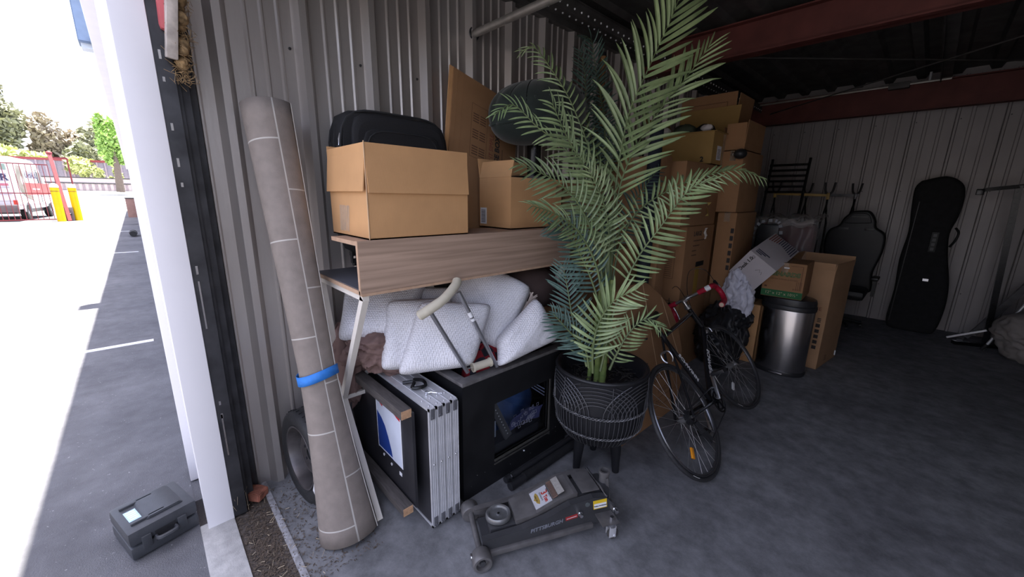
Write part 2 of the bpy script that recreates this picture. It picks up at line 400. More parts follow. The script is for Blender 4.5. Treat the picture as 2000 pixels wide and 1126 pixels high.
# door guide (track) on the jamb: dark channel, lips, painted highlight strips
gd = ob('door_1', B().box(-2.17, -2.155, .135, .19, 0, 3.1).box(-2.33, -2.17, .142, .150, 0, 3.1), darktrack, kind='structure')
ob('guide_lip', B().box(-2.20, -2.192, .165, .205, 0, 3.1).box(-2.235, -2.225, .19, .235, 0, 3.1).box(-2.30, -2.29, .2, .265, 0, 3.1), darktrack, gd)
ob('guide_channel', B().box(-2.29, -2.235, .20, .212, 0, 3.1), mat('grimy_channel', (.10, .095, .09), .6, .3, n=.7, ns=14, stretch=(1, 1, .5)), gd)
b = B()
for z in (.55, .62, 1.25, 1.62, 1.70, 1.84, 2.02, 2.10, 2.3): b.box(-2.1547, -2.153, .150, .158, z, z + random.uniform(.015, .05))
for z in (.35, 1.0): b.box(-2.1547, -2.153, .150, .156, z, z + .22)
ob('highlight_spot', b, chrome, gd, kind='stuff')  # bright chrome strips stand in for highlights on the dark guide
# raised door: rolled curtain above the opening, its bottom bar end in the guide with a straw nest
rd = thing('rolled_door_curtain', 'raised roller door coiled above the opening with bottom bar hanging by the jamb', 'door', (-.4, .38, 2.9))
ob('curtain_roll', B().cyl((-2.22, .38, 2.9), (XR, .38, 2.9), .19, n=24), dw, rd)
ob('bottom_bar', B().bar((-2.12, .185, 2.10), (-2.02, .24, 2.56), .075, .035, up=(0, 1, 0), bev=.006), mat('beige_bar', (.42, .37, .33), .6, n=.3, ns=25), rd)
ob('end_cap', B().bar((-2.145, .19, 2.2), (-2.12, .2, 2.5), .05, .05, up=(0, 1, 0), bev=.02), mat('faded_red_plastic', (.50, .10, .11), .5), rd, label='faded red end cap')
b = B(); random.seed(3)
for k in range(420):
    t = random.random(); c = V((-2.14 + .05 * t, .215 + .03 * t, 2.04 + .36 * t)) + V((random.gauss(0, .018), random.gauss(0, .016), random.gauss(0, .02)))
    d = V((random.gauss(0, 1), random.gauss(0, 1), random.gauss(-.4, 1))).normalized() * random.uniform(.015, .06)
    b.tube([c - d * .5, c + V((random.gauss(0, .006), random.gauss(0, .006), random.gauss(0, .006))), c + d * .5], .0009, 3, False)
for k in range(14):
    t = random.random(); b.ball((-2.13 + .05 * t + random.gauss(0, .008), .218 + .02 * t, 2.08 + .3 * t), random.uniform(.015, .028), 8)
tag(ob('bird_nest', b, mat('dry_straw', (.30, .20, .10), .9, n=.5, ns=60)), 'straw bird nest tangled on the raised door bottom bar beside the jamb', 'nest')

# debris on the threshold: brick, leaf litter and straw
bk = ob('broken_brick', B().prism([(-.05, 0), (.045, 0), (.05, .045), (.01, .055), (-.04, .05)], .07, Matrix.Translation((-2.235, .245, 0)) @ Matrix.Rotation(.7, 4, 'Z'), bev=.004), mat('brick_red', (.30, .11, .07), .9, n=.35, ns=30, bump=.5))
tag(bk, 'broken red brick lying at the foot of the door guide', 'brick')
b = B()
for k in range(6500):
    x = random.triangular(-2.28, 1.2, -2.05); yy = random.gauss(.215, .045)
    if k % 5 == 0: x = random.uniform(-2.25, -1.5); yy = random.uniform(.14, .62)
    if not .142 < yy < .8: continue
    a = random.uniform(0, PI); s_ = random.uniform(.0018, .0065); l = s_ * random.uniform(1, 2.4)
    z0 = -.012 if yy < .285 else 0
    p = V((x, yy, z0 + random.uniform(.002, .008))); u = V((math.cos(a), math.sin(a), random.uniform(-.3, .3))) * l; v = V((-math.sin(a), math.cos(a), random.uniform(-.3, .3))) * s_ * .5
    b.face([p - u, p + v, p + u, p - v])
ob('leaf_litter', b, mat('dead_leaf', (.10, .075, .055), .95, n=.6, ns=300), kind='stuff')
b = B()
for k in range(170):
    x = random.triangular(-2.25, .8, -1.95); yy = random.gauss(.24, .09)
    if not .14 < yy < .7: continue
    a = random.uniform(0, PI); l = random.triangular(.006, .05, .012); z = (-.012 if yy < .285 else 0) + .008
    b.tube([V((x, yy, z)), V((x + math.cos(a) * l, yy + math.sin(a) * l * .8, z + .003))], .0009, 3)
for k in range(60):
    x = -2.21 + random.gauss(0, .02); yy = random.uniform(.15, .2)
    b.tube([V((x, yy, .0)), V((x + random.gauss(0, .02), yy + random.gauss(0, .012), random.uniform(.03, .13)))], .001, 3)
ob('straw', b, mat('pale_straw', (.52, .43, .30), .85, n=.3, ns=100), kind='stuff')

# ================================================================ LEFT SIDE: roll, tyre, desk and what it carries
# ---- flooring roll leaning on the wall
def roll():
    p0 = V((-1.685, .525, 0.0)); p1 = V((-2.175, .50, 1.985)); ax = (p1 - p0).normalized()
    u = V((0, 1, 0)); v = ax.cross(u).normalized()
    def rad(t):   # waist near t=.33 where the tape holds it
        return .082 + .052 * max(0, (.40 - t) / .40) ** 1.5 + .024 * max(0, (t - .40) / .60) ** 1.2
    def fn(a, t):
        th = -.70 - (1 - a) * (2 * PI * 1.28); r = rad(t) * (1 - .13 * (1 - a) ** 1)
        if a > .93: r *= 1 + .8 * (a - .93)
        return p0 + ax * (t * (p1 - p0).length) + (u * math.cos(th) + v * math.sin(th)) * r
    a_ = mat('vinyl_underlay', (.225, .19, .165), .8, n=.10, ns=22, bump=.15, bs=260); t = a_.node_tree; N = t.nodes; L = t.links
    uvn = N.new('ShaderNodeUVMap'); br = N.new('ShaderNodeTexBrick'); br.inputs['Scale'].default_value = 1; br.inputs['Mortar Size'].default_value = .0035
    br.inputs['Brick Width'].default_value = .46; br.inputs['Row Height'].default_value = .31; br.inputs['Mortar Smooth'].default_value = .2
    br.inputs['Color1'].default_value = br.inputs['Color2'].default_value = (0, 0, 0, 1); br.inputs['Mortar'].default_value = (1, 1, 1, 1)
    mp = N.new('ShaderNodeMapping'); mp.inputs['Rotation'].default_value = (0, 0, PI / 2); mp.inputs['Location'].default_value = (.31, .17, 0)
    L.new(uvn.outputs[0], mp.inputs[0]); L.new(mp.outputs[0], br.inputs[0])
    mx = N.new('ShaderNodeMix'); mx.data_type = 'RGBA'; L.new(br.outputs[0], mx.inputs[0]); L.new(N[a_['mix']].outputs[2], mx.inputs[6]); mx.inputs[7].default_value = (.47, .44, .40, 1)
    L.new(mx.outputs[2], N['Principled BSDF'].inputs['Base Color'])
    T = thing('flooring_roll', 'tall grey brown vinyl flooring roll leaning on the ribbed wall, held by blue tape', 'flooring roll', (-1.69, .50, 0))
    b = B().grid(fn, 72, 30, uv=(.85, 2.1))
    o = ob('sheet', b, a_, T, ang=60); md = o.modifiers.new('t', 'SOLIDIFY'); md.thickness = .004
    e = B().tube([fn(1, i / 30) for i in range(31)], .0035, 6); ob('cut_edge', e, mat('pale_edge', (.46, .43, .39), .8), T, label='pale cut edge of the sheet')
    bl = mat('blue_painters_tape', (.03, .20, .62), .6, n=.12, ns=30, bump=.2, bs=60)
    tb = B().grid(lambda a, s: p0 + ax * (.765 + .045 * s + .012 * math.sin(a * 9)) + (u * math.cos(a * 2 * PI) + v * math.sin(a * 2 * PI)) * (rad(.37) * 1.075 + .002), 48, 2, cu=True)
    o = ob('tape_band', tb, bl, T, label='bright blue masking tape band'); md = o.modifiers.new('t', 'SOLIDIFY'); md.thickness = .002
roll()

# ---- spare wheel
def spare():
    T = thing('spare_tire', 'black space-saver spare tyre with white label standing behind the flooring roll', 'tire', (0, 0, 0))
    R_ = .275
    M = Matrix.Identity(4)
    prof = [(.185, -.045), (.20, -.058), (.24, -.064), (.262, -.055), (.272, -.04), (.275, -.02), (.275, .02), (.272, .04), (.262, .055), (.24, .064), (.20, .058), (.185, .045)]
    ob('tyre', B().lathe(prof, 56), blackrub, T)
    b = B()
    for k in range(40):
        a = 2 * PI * k / 40
        for s_ in (-1, 1):
            b.box(-.004, .004, -.0015, .0015, -.012, .012, 0, Matrix.Rotation(a, 4, 'Z') @ Matrix.Translation((.2735, 0, s_ * .03)) @ Matrix.Rotation(.3, 4, 'X'))
    ob('tread_block', b, blackrub, T, kind='stuff')
    steel = mat('dark_steel_rim', (.11, .10, .10), .35, .6, n=.25, ns=14)
    ob('rim', B().lathe([(.19, .05), (.188, .056), (.178, .054), (.170, .03), (.166, -.02), (.155, -.024), (.13, -.01), (.11, .008), (.085, .010), (.07, 0), (.036, 0)], 48).lathe([(.19, -.05), (.17, -.045), (.166, -.02)], 48), steel, T)
    ob('hub_hole', B().lathe([(.036, .002), (.034, -.02), (.0, -.02)], 24), mat('hub_dark', (.01, .01, .01), .8), T)
    b = B()
    for k in range(5):
        a = 2 * PI * k / 5 + .2; b.cyl((.062 * math.cos(a), .062 * math.sin(a), -.002), (.062 * math.cos(a), .062 * math.sin(a), .004), .007, n=8)
    for k in range(5): 
        o_ = B(); a = 2 * PI * k / 5 + .2; o_.cyl((.062 * math.cos(a), .062 * math.sin(a), -.002), (.062 * math.cos(a), .062 * math.sin(a), .008), .008, n=8); ob('lug_hole', o_, blackpl, T)
    b.b.free()
    lb = B().grid(lambda a, s: V(((.215 + .028 * s) * math.cos(-.5 + a * .75), (.215 + .028 * s) * math.sin(-.5 + a * .75), .066)), 12, 1)
    o = ob('label_sticker', lb, labelw, T, label='white paper label strip'); o.modifiers.new('t', 'SOLIDIFY').thickness = .001
    for k in range(9):
        pass
    T.location = (-2.045, .48, .255); T.rotation_euler = (PI / 2 - .03, 0, .10); T.scale = (.90, .90, .92)
spare()

# ---- desk
DY0, DY1 = .645, 2.06
def desk():
    T = thing('computer_desk', 'tall oak-look desk with raised hutch shelf and cream metal X-shaped legs', 'desk', (-1.9, 1.35, 0))
    oak = wood_mat('oak_laminate', (.50, .35, .26), (.29, .20, .145), .45, 'Y', 2.2)
    edge = mat('laminate_edge', (.50, .33, .22), .5, n=.1, ns=30)
    dark = mat('dark_grey_laminate', (.10, .10, .115), .45, n=.08)
    ob('desktop', B().box(-2.20, -1.612, DY0, DY1, 1.18, 1.198), oak, T)
    ob('desktop_surface', B().box(-2.197, -1.64, DY0 + .004, DY1 - .004, 1.198, 1.201), dark, T, label='dark grey desktop surface')
    ob('edge_band', B().box(-2.20, -1.612, DY0 - .003, DY0, 1.18, 1.198), edge, T)
    ob('front_board', B().box(-1.624, -1.606, DY0, DY1, 1.178, 1.412), oak, T)
    ob('board_edge', B().box(-1.624, -1.606, DY0 - .003, DY0, 1.178, 1.412).box(-1.605, -1.602, DY0, DY1, 1.175, 1.187), edge, T)
    ob('hutch_shelf', B().box(-1.90, -1.624, DY0, DY1, 1.392, 1.41), oak, T)
    ob('shelf_edge', B().box(-1.90, -1.624, DY0 - .003, DY0, 1.392, 1.41), edge, T)
    ob('divider', B().box(-1.90, -1.88, DY0 + .5, DY0 + .516, 1.201, 1.392).box(-1.88, -1.63, DY0 + .5, DY0 + .516, 1.201, 1.392), oak, T)
    ob('shelf_side', B().box(-1.90, -1.63, DY1 - .018, DY1 - .002, 1.201, 1.392), oak, T)
    cream = mat('cream_steel_tube', (.72, .67, .60), .45, .05, n=.05)
    for y_ in (DY0 + .02, DY1 - .02):
        s_ = 'left' if y_ < 1 else 'right'
        F, K, R_ = V((-1.625, y_, 1.165)), V((-2.0, y_, .535)), V((-2.175, y_, 1.165))
        ob('leg', B().bar(F, K + V((-.012, 0, -.02)), .028, .032, up=(1, 0, 0)).bar(K, (-1.645, y_, 0), .028, .032, up=(1, 0, 0)), cream, T)
        ob('leg', B().bar(R_, K + V((.0, 0, 0)), .028, .032, up=(1, 0, 0)).bar(K, (-2.21, y_, 0), .028, .032, up=(1, 0, 0)), cream, T)
        ob('top_rail', B().bar((-2.19, y_, 1.166), (-1.612, y_, 1.166), .028, .028), cream, T)
        ob('foot_rail', B().bar((-2.19, y_, .04), (-1.66, y_, .04), .02, .02), cream, T)
    ob('diagonal_brace', B().bar((-2.0, DY0 + .03, .56), (-2.02, DY0 + .52, .86), .008, .024), cream, T)
    ob('diagonal_brace', B().bar((-2.03, DY0 + .52, .86), (-2.0, DY1 - .03, .56), .008, .024), cream, T)
    ob('cross_bar', B().bar((-2.0, DY0 + .02, .535), (-2.0, DY1 - .02, .535), .022, .022), cream, T)
desk()

# ---- carton builder.  body box with open or taped top; local frame x 0..w, y 0..d (along wall), z 0..h
def wallsbox(b, w, d, h, t=.005):
    b.box(0, w, 0, t, 0, h); b.box(0, w, d - t, d, 0, h); b.box(0, t, t, d - t, 0, h); b.box(w - t, w, t, d - t, 0, h); b.box(0, w, 0, d, 0, t)
def carton(label, loc, size, rot=0, flaps=None, m_=None, group=None, tape=True, name='cardboard_box', cat='box'):
    """flaps: dict side -> (angle, length): 0 = folded flat across the top, 90 = upright, 180 = hanging down outside"""
    w, d, h = size; m_ = m_ or card
    T = thing(name, label, cat, (0, 0, 0), group)
    b = B()
    if flaps: wallsbox(b, w, d, h)
    else: b.box(0, w, 0, d, 0, h, bev=.004)
    ob('box_body', b, m_, T)
    if flaps:
        for s_, (an, ln) in flaps.items():
            f = B(); a = math.radians(an); L_ = {'l': d, 'r': d, 'f': w, 'b': w}[s_]
            f.box(0.002, L_ - .002, 0, ln, -.0025, .0025)
            # local: u along edge, v away from hinge toward inside when a=0
            M = {'f': Matrix.Translation((0, 0, h)) @ Matrix.Rotation(a, 4, 'X'),
                 'b': Matrix.Translation((w, d, h)) @ Matrix.Rotation(PI, 4, 'Z') @ Matrix.Rotation(a, 4, 'X'),
                 'l': Matrix.Translation((0, d, h)) @ Matrix.Rotation(-PI / 2, 4, 'Z') @ Matrix.Rotation(a, 4, 'X'),
                 'r': Matrix.Translation((w, 0, h)) @ Matrix.Rotation(PI / 2, 4, 'Z') @ Matrix.Rotation(a, 4, 'X')}[s_]
            off = V((0, -.005, .0)) if an > 135 else V((0, .0, .003))
            for v in f.b.verts: v.co = M @ (v.co if an <= 135 else v.co + V((0, 0, .006)))
            ob('flap', f, m_, T)
    else:
        ob('flap', B().box(.003, w / 2 - .0015, .003, d - .003, h, h + .004), m_, T); ob('flap', B().box(w / 2 + .0015, w - .003, .003, d - .003, h, h + .004), m_, T)
        if tape: ob('packing_tape', B().box(w / 2 - .025, w / 2 + .025, -.001, d + .001, h + .004, h + .005).box(w / 2 - .025, w / 2 + .025, -.0015, 0, h - .08, h + .004), tapem, T)
    T['w'] = w
    T.location = loc; T.rotation_euler = (0, 0, rot)
    return T
def lfr(w=None, side='r', o=(0, 0, 0)):
    """local plane of a face: 'r' = +x face (text runs along +y), 'f' = -y face (text along +x)"""
    return frame((0, 1, 0), (0, 0, 1), o) if side == 'r' else frame((1, 0, 0), (0, 0, 1), o)
def rots(F, a): return F @ Matrix.Rotation(a, 4, 'Z')
# all part helpers subtract the root location, so print is authored while the root is parked at the origin
class parked:
    def __init__(s, T): s.T = T
    def __enter__(s): s.l = s.T.location.copy(); s.T.location = (0, 0, 0); return s.T
    def __exit__(s, *a): s.T.location = s.l

b1 = carton('large plain cardboard box with flaps folded down outside, left on the desk shelf', (-2.045, .705, 1.413), (.425, .52, .395), 0, {'f': (264, .195), 'r': (265, .20), 'l': (95, .015), 'b': (268, .19)})
with parked(b1):
    random.seed(5); b = B()
    for k in range(5):
        x0 = .14 + .02 * k; b.box(-.012, .012, -.0012, 0, -.06, .06, 0, Matrix.Translation((.12 + .022 * k, -.001, .08)) @ Matrix.Rotation(random.uniform(-.4, .4), 4, 'Y'))
    ob('packing_tape', b, tapem, b1)
    ob('corner_crease', B().box(.422, .4275, -.0025, .0, .0, .40), cardedge, b1)
b2 = carton('open cardboard box with raised flap, right end of the desk shelf under the palm', (-1.99, 1.60, 1.413), (.29, .46, .30), .0, {'f': (75, .10), 'l': (100, .12), 'b': (265, .10), 'r': (268, .06)})
with parked(b2): 
    ob('label_sticker', B().box(.01, .07, -.0015, 0, .02, .12), labelw, b2, label='white shipping label')
    stripes([(-.02, .02, y_, y_ + .004) for y_ in [i * .009 - .04 for i in range(9)]], ink, b2, lfr(0, 'f', (.04, -.0016, .07)), 'barcode')
    ob('packing_tape', B().box(.29, .2915, .40, .46, .2, .26), mat('brown_tape', (.30, .18, .10), .5), b2)

# ---- suitcase
def suitcase():
    T = thing('suitcase', 'black fabric wheeled suitcase standing behind the large plain box', 'suitcase', (-2.2, 1.12, 1.201))
    fab = mat('black_ballistic_fabric', (.018, .018, .02), .75, n=.2, ns=200, bump=.2, bs=500)
    y0, y1, z0, z1 = .79, 1.43, 1.275, 2.025
    def shell(x0, x1, y0, y1, z0, z1, r, b):
        def fn(a, t):
            # rounded rectangle in y,z ; t across x
            th = 2 * PI * a; e = 8
            c, s_ = math.cos(th), math.sin(th)
            rr = (abs(c) ** e + abs(s_) ** e) ** (-1 / e)
            k = 1 - r * (abs(2 * t - 1) ** 4)
            return V((x0 + (x1 - x0) * t, (y0 + y1) / 2 + (y1 - y0) / 2 * c * rr * k, (z0 + z1) / 2 + (z1 - z0) / 2 * s_ * rr * k))
        b.grid(fn, 56, 10, cu=True)
        for t in (0, 1): b.face([fn(i / 56, t) for i in range(56)])
        return b
    ob('case_body', shell(-2.285, -2.12, y0, y1, z0, z1, .05, B()), fab, T)
    ob('front_pocket', shell(-2.12, -2.085, y0 + .05, y1 - .03, z0 + .06, z1 - .02, .10, B()), fab, T)
    ob('front_pocket', shell(-2.086, -2.073, y0 + .10, y1 - .08, z0 + .1, z1 - .09, .06, B()), fab, T)
    pip = mat('black_piping', (.03, .03, .032), .5)
    def rr_(x, y0, y1, z0, z1, e=5, n=48): 
        o_ = []
        for i in range(n):
            c, s_ = math.cos(2 * PI * i / n), math.sin(2 * PI * i / n); k = (abs(c) ** e + abs(s_) ** e) ** (-1 / e)
            o_.append(V((x, (y0 + y1) / 2 + (y1 - y0) / 2 * c * k, (z0 + z1) / 2 + (z1 - z0) / 2 * s_ * k)))
        return o_
    for x, d in ((-2.125, .0), (-2.28, .0), (-2.20, -.004)):
        ob('piping', B().tube(rr_(x, y0 + d, y1 - d, z0 + d, z1 - d), .006, 6, closed=True), pip, T)
    ob('zipper', B().tube(rr_(-2.073, y0 + .11, y1 - .09, z0 + .11, z1 - .10), .004, 6, closed=True), pip, T)
    ob('emblem', B().box(-2.074, -2.068, 1.09, 1.21, 1.80, 1.86, bev=.006), blackpl, T)
    zp = ob('zip_pull', B().tube([(-2.14, .80, 1.90), (-2.135, .79, 1.87), (-2.13, .785, 1.84)], [.004, .006, .003], 8).tube(arc((-2.13, .785, 1.825), .012, 0, 2 * PI, 12, (0, 1, 0), (0, 0, 1))[:-1], .002, 6, closed=True), chrome, T, label='bright metal zip pull')
    for yy in (y0 + .08, y1 - .08):
        for xx in (-2.25, -2.13):
            c = B(); c.cyl((xx, yy - .012, 1.224), (xx, yy + .012, 1.224), .022, n=16); c.box(xx - .014, xx + .014, yy - .02, yy - .013, 1.22, 1.285).box(xx - .014, xx + .014, yy + .013, yy + .02, 1.22, 1.285).box(xx - .02, xx + .02, yy - .022, yy + .022, 1.262, 1.285)
            ob('wheel', c, blackpl, T)
    ob('side_handle', B().tube(catmull([(-2.20, y0 + .01, 1.80), (-2.20, y0 - .02, 1.75), (-2.20, y0 - .02, 1.60), (-2.20, y0 + .01, 1.55)], 5), .009, 8), blackpl, T)
    T.location.x += .03
suitcase()

# ---- flattened moving boxes leaning on the wall
def flatbox(T, name, F, w, h, m_, t=.010, cut=None):
    poly = [(0, 0), (w, 0), (w, h), (0, h)]
    b = B().prism(poly, t, F @ Matrix.Rotation(PI / 2, 4, 'X').inverted() @ Matrix.Identity(4)) if False else B()
    b.box(0, w, 0, h, -t, 0, 0, F, bev=.002)
    for x in (.03, .075): b.box(x, x + .003, .0, h, 0, .0012, 0, F)
    return ob(name, b, m_, T)
Ff = frame((.0, .97, -.25), (-.22, .318, .975), (-2.005, 1.335, 1.425))
fl = thing('flattened_box', 'flattened large moving box with printed checklist leaning behind the desk shelf', 'box', (-2.2, 1.7, 1.42))
flatbox(fl, 'front_sheet', Ff, .58, 1.02, card_d)
flatbox(fl, 'rear_sheet', Ff @ Matrix.Translation((-.025, .01, -.012)), .58, 1.02, card, .008)
R_ = []
for a, c in ((.0, .0),):
    R_ += [(.16, .30, .50, .502), (.16, .30, .858, .86), (.16, .162, .50, .86), (.298, .30, .50, .86)]
for j in range(3):
    for q in range(4):
        for s_ in range(2):
            R_.append((.175 + .06 * s_, .225 + .06 * s_, .52 + j * .11 + q * .017, .527 + j * .11 + q * .017))
stripes(R_, inkbrown, fl, Ff)
text('KEEP IT SIMPLE', .05, mat('faded_red_print', (.22, .07, .05), .9), fl, rots(Ff @ Matrix.Translation((.345, .58, .0008)), PI / 2), sx=.8, name='keep_it_lettering')
text('LARGE BOX', .058, ink, fl, rots(Ff @ Matrix.Translation((.40, .57, .0008)), PI / 2), sx=.95, bold=.002, name='large_box_lettering')
stripes([(.445 + .022 * j, .451 + .022 * j, .42, .42 + l) for j, l in enumerate((.22, .14, .10, .14))], inkbrown, fl, Ff, 'printed_checklist')

# ---- green tufted swivel stool seat behind
def stool():
    gm = mat('dark_green_velvet', (.017, .026, .022), .8, n=.25, ns=9); gm.node_tree.nodes['Principled BSDF'].inputs['Sheen Weight'].default_value = .25
    T = thing('tufted_chair', 'dark green velvet channel-tufted round chair lying behind the palm leaves', 'chair', (-2.0, 2.05, 1.72))
    Mx = Matrix.Translation((-1.95, 2.10, 2.165)) @ Matrix.Rotation(.22, 4, 'X')
    def fn(a, t):
        th = 2 * PI * a; ph = PI * t - PI / 2
        r = 1 - .045 * (1 - abs(math.sin(th * 8)) ** .5) * math.cos(ph) ** .3 if t > .42 else 1
        e = .75
        cx = math.copysign(abs(math.cos(ph)) ** e, 1)
        return Mx @ V((.23 * cx * math.cos(th) * r, .43 * cx * math.sin(th) * r, .20 * math.copysign(abs(math.sin(ph)) ** .9, math.sin(ph)) * (1 if t < .5 else r)))
    ob('seat_shell', B().grid(fn, 90, 24, cu=True), gm, T, ang=80)
    for k in range(15):
        a = 2 * PI * k / 16; ob('channel_seam', B().tube([fn(a / (2 * PI), .50 + .44 * j / 12) for j in range(13)], .006, 5), mat('seam_dark', (.004, .006, .006), .9), T)
    for k in range(7):
        a = -.9 + k * .3; p = fn((a) / (2 * PI) % 1, .62); ob('tuft_button', B().ball(p, .009, 8), gm, T)
    ob('cushion_welt', B().tube([fn(i / 60, .46) + V((0, 0, -.004)) for i in range(60)], .008, 6, closed=True), gm, T)
    ob('pedestal', B().lathe([(.05, 0), (.05, .24), (.16, .27), (.19, .30)], 20, c=(-1.98, 2.08, 1.72)).lathe([(.0, 0), (.24, 0), (.24, .02), (.06, .05)], 24, c=(-1.98, 2.08, 1.715)), blackmetal, T)
stool()
nb = carton('plain brown box under the green tufted chair behind the desk', (-2.24, 2.12, 0), (.50, .50, 1.705), 0, None, card_d)
# tan wooden post behind
wp = thing('wooden_post', 'turned tan wooden post with black cap standing against the far left wall', 'post', (-2.12, 3.1, 0))
ob('shaft', B().cyl((-2.12, 3.1, 0), (-2.12, 3.04, 2.76), .04, .026, n=16), wood_mat('tan_wood', (.45, .24, .10), (.33, .16, .06), .5, 'Z', 1.5), wp)
ob('end_cap', B().cyl((-2.12, 3.04, 2.76), (-2.12, 3.038, 2.79), .027, .022, n=16), blackpl, wp)

# ================================================================ UNDER THE DESK
def pillow(c4, th, label, group=None, m_=None, pinch=.045, name='pillow', cat='pillow'):
    TL, TR, BR, BL = map(V, c4); ctr = (TL + TR + BR + BL) / 4
    n = ((TR - BL).cross(TL - BR)).normalized()
    if n.dot(V((1, -1, .3))) < 0: n = -n
    T = None
    N_ = 22
    def fn(s_, u, v):
        U, W = 2 * u - 1, 2 * v - 1
        # corners pulled out, edges pinched in
        fu = 1 - pinch * (1 - W * W * .0 - abs(W) ** 2) * 0 ; 
        rd = 1 - .10 * (U * U * W * W) ** 2.5; uu = U * (1 + pinch * (W * W) - pinch * .4) * rd * 1.04; ww = W * (1 + pinch * (U * U) - pinch * .4) * rd * 1.04
        a, b_ = (uu + 1) / 2, (ww + 1) / 2
        p = BL.lerp(BR, a).lerp(TL.lerp(TR, a), b_)
        h = ((1 - U ** 4) * (1 - W ** 4)) ** .5
        return p + n * (s_ * h * th / 2) + n * .006 * math.sin(5 * U + 3 * W + s_) * h
    b = B().grid(lambda u, v: fn(1, u, v), N_, N_).grid(lambda u, v: fn(-1, u, v), N_, N_)
    bmesh.ops.remove_doubles(b.b, verts=b.b.verts, dist=.0008)
    o = ob(name, b, m_ or mesh_fabric('white_mesh_fabric', (.78, .77, .80)), None, ang=70)
    tag(o, label, cat, group)
    return o
pillow([(-2.20, .80, 1.08), (-2.02, 1.22, 1.12), (-1.79, .95, .90), (-1.98, .66, .87)], .13, 'white mesh pillow lying flat at the far left, on the brown throw under the desk', pinch=.06)
pillow([(-1.90, .90, 1.05), (-1.77, 1.22, 1.04), (-1.70, 1.0, .71), (-1.775, .785, .74)], .13, 'white mesh pillow second from left, half covered by the pillow behind the crutch')
pillow([(-1.765, 1.02, 1.055), (-1.58, 1.35, 1.02), (-1.50, 1.155, .745), (-1.69, .83, .725)], .13, 'large white mesh pillow in front, behind the two crutch tubes')
pillow([(-1.94, 1.47, 1.235), (-1.61, 1.70, 1.06), (-1.55, 1.42, .72), (-1.86, 1.20, .88)], .17, 'tallest white mesh pillow tilted against the desk underside, right of the crutch')
pillow([(-1.47, 1.59, 1.04), (-1.37, 1.70, .80), (-1.44, 1.285, .715), (-1.52, 1.34, .84)], .16, 'small white mesh pillow at the far right on the black cabinet rim')
pillow([(-2.104, 1.108, 1.062), (-1.854, 1.362, 1.06), (-1.788, 1.291, .843), (-2.016, 1.049, .838)], .12, 'white mesh pillow wedged behind the crutch pad, mostly hidden')
def cloth_blob(name, label, cat, c, r, m_, seed, rough=.25, fold=7, zmin=None, n=(44, 26), crum=.0, freq=3):
    random.seed(seed); ph = [random.uniform(0, 6) for _ in range(8)]
    def fn(a, t):
        th = 2 * PI * a; p = PI * t - PI / 2
        d = 1 + rough * (.5 * math.sin(fold * th * .5 + ph[0] + 4 * t) + .35 * math.sin(fold * th + ph[1] - 6 * t + 2 * math.sin(th)) + .25 * math.sin(13 * t + ph[2] + 3 * math.sin(2 * th))) * .5
        q = V((c[0] + r[0] * math.cos(p) * math.cos(th) * d, c[1] + r[1] * math.cos(p) * math.sin(th) * d, c[2] + r[2] * math.sin(p) * (d if t > .02 else 1)))
        if crum:
            w_ = (q - V(c)); nn = V((w_.x / r[0], w_.y / r[1], w_.z / r[2])); s1 = noise.noise(nn * freq * .5 + V((seed, 0, 0))); s2 = 1 - abs(noise.noise(nn * freq + V((0, seed, s1)))) * 2.2; s3 = 1 - abs(noise.noise(nn * freq * 2.1 + V((seed, seed, 0)))) * 2
            q = V(c) + w_ * (1 + crum * (.7 * s1 + .45 * s2 + .2 * s3 - .35))
        if zmin is not None: q.z = max(q.z, zmin)
        return q
    fn_ = lambda a, t: fn(round(a * n[0]) % n[0] / n[0], t)
    o = ob(name, B().grid(fn_, n[0], n[1], cu=True), m_, ang=70)
    return tag(o, label, cat)
brown = mat('taupe_fabric', (.19, .12, .105), .9, n=.12, ns=10, bump=.15, bs=300)
cloth_blob('throw_blanket', 'taupe brown throw blanket bunched under the leftmost white pillow', 'blanket', (-1.99, .90, .80), (.20, .22, .15), brown, 3, .25, 6, n=(110, 70), crum=.30, freq=3.4)
cloth_blob('throw_blanket', 'taupe brown cloth end hanging down the left end of the table stack', 'blanket', (-2.08, .72, .66), (.10, .09, .24), brown, 8, .15, 6, n=(70, 50), crum=.2, freq=3)
cloth_blob('brown_cushion', 'dark brown round cushion with cream tassel behind the right white pillow', 'cushion', (-1.80, 1.86, 1.0), (.20, .22, .16), mat('dark_brown_cloth', (.07, .045, .04), .9), 5, .06, 3)
cloth_blob('red_bag', 'dark red fabric bag pushed under the right end of the desk', 'bag', (-1.85, 2.17, .98), (.22, .18, .17), mat('maroon_fabric', (.085, .012, .02), .85, n=.2), 9, .12, 4)
pl = mat('red_plaid', (.22, .015, .02), .9); _t = pl.node_tree
def plaid():
    N = _t.nodes; L = _t.links; tc = N.new('ShaderNodeTexCoord'); ck = N.new('ShaderNodeTexChecker'); ck.inputs['Scale'].default_value = 14
    ck.inputs[1].default_value = (.25, .012, .02, 1); ck.inputs[2].default_value = (.02, .02, .03, 1); L.new(tc.outputs['Object'], ck.inputs[0]); L.new(ck.outputs[0], N['Principled BSDF'].inputs['Base Color'])
plaid()
cloth_blob('plaid_shirt', 'red and black plaid cloth bundled in the open cabinet top beside the crutch', 'cloth', (-1.63, 1.34, .64), (.13, .18, .14), pl, 4, .25, 6)
cloth_blob('white_pom', 'small bright red ball end lying on the cabinet rim by the plaid cloth', 'toy', (-1.475, 1.36, .715), (.017, .017, .017), mat('bright_red', (.6, .02, .02), .5), 2, 0)
bpy.data.objects['white_pom'].name = 'red_ball'
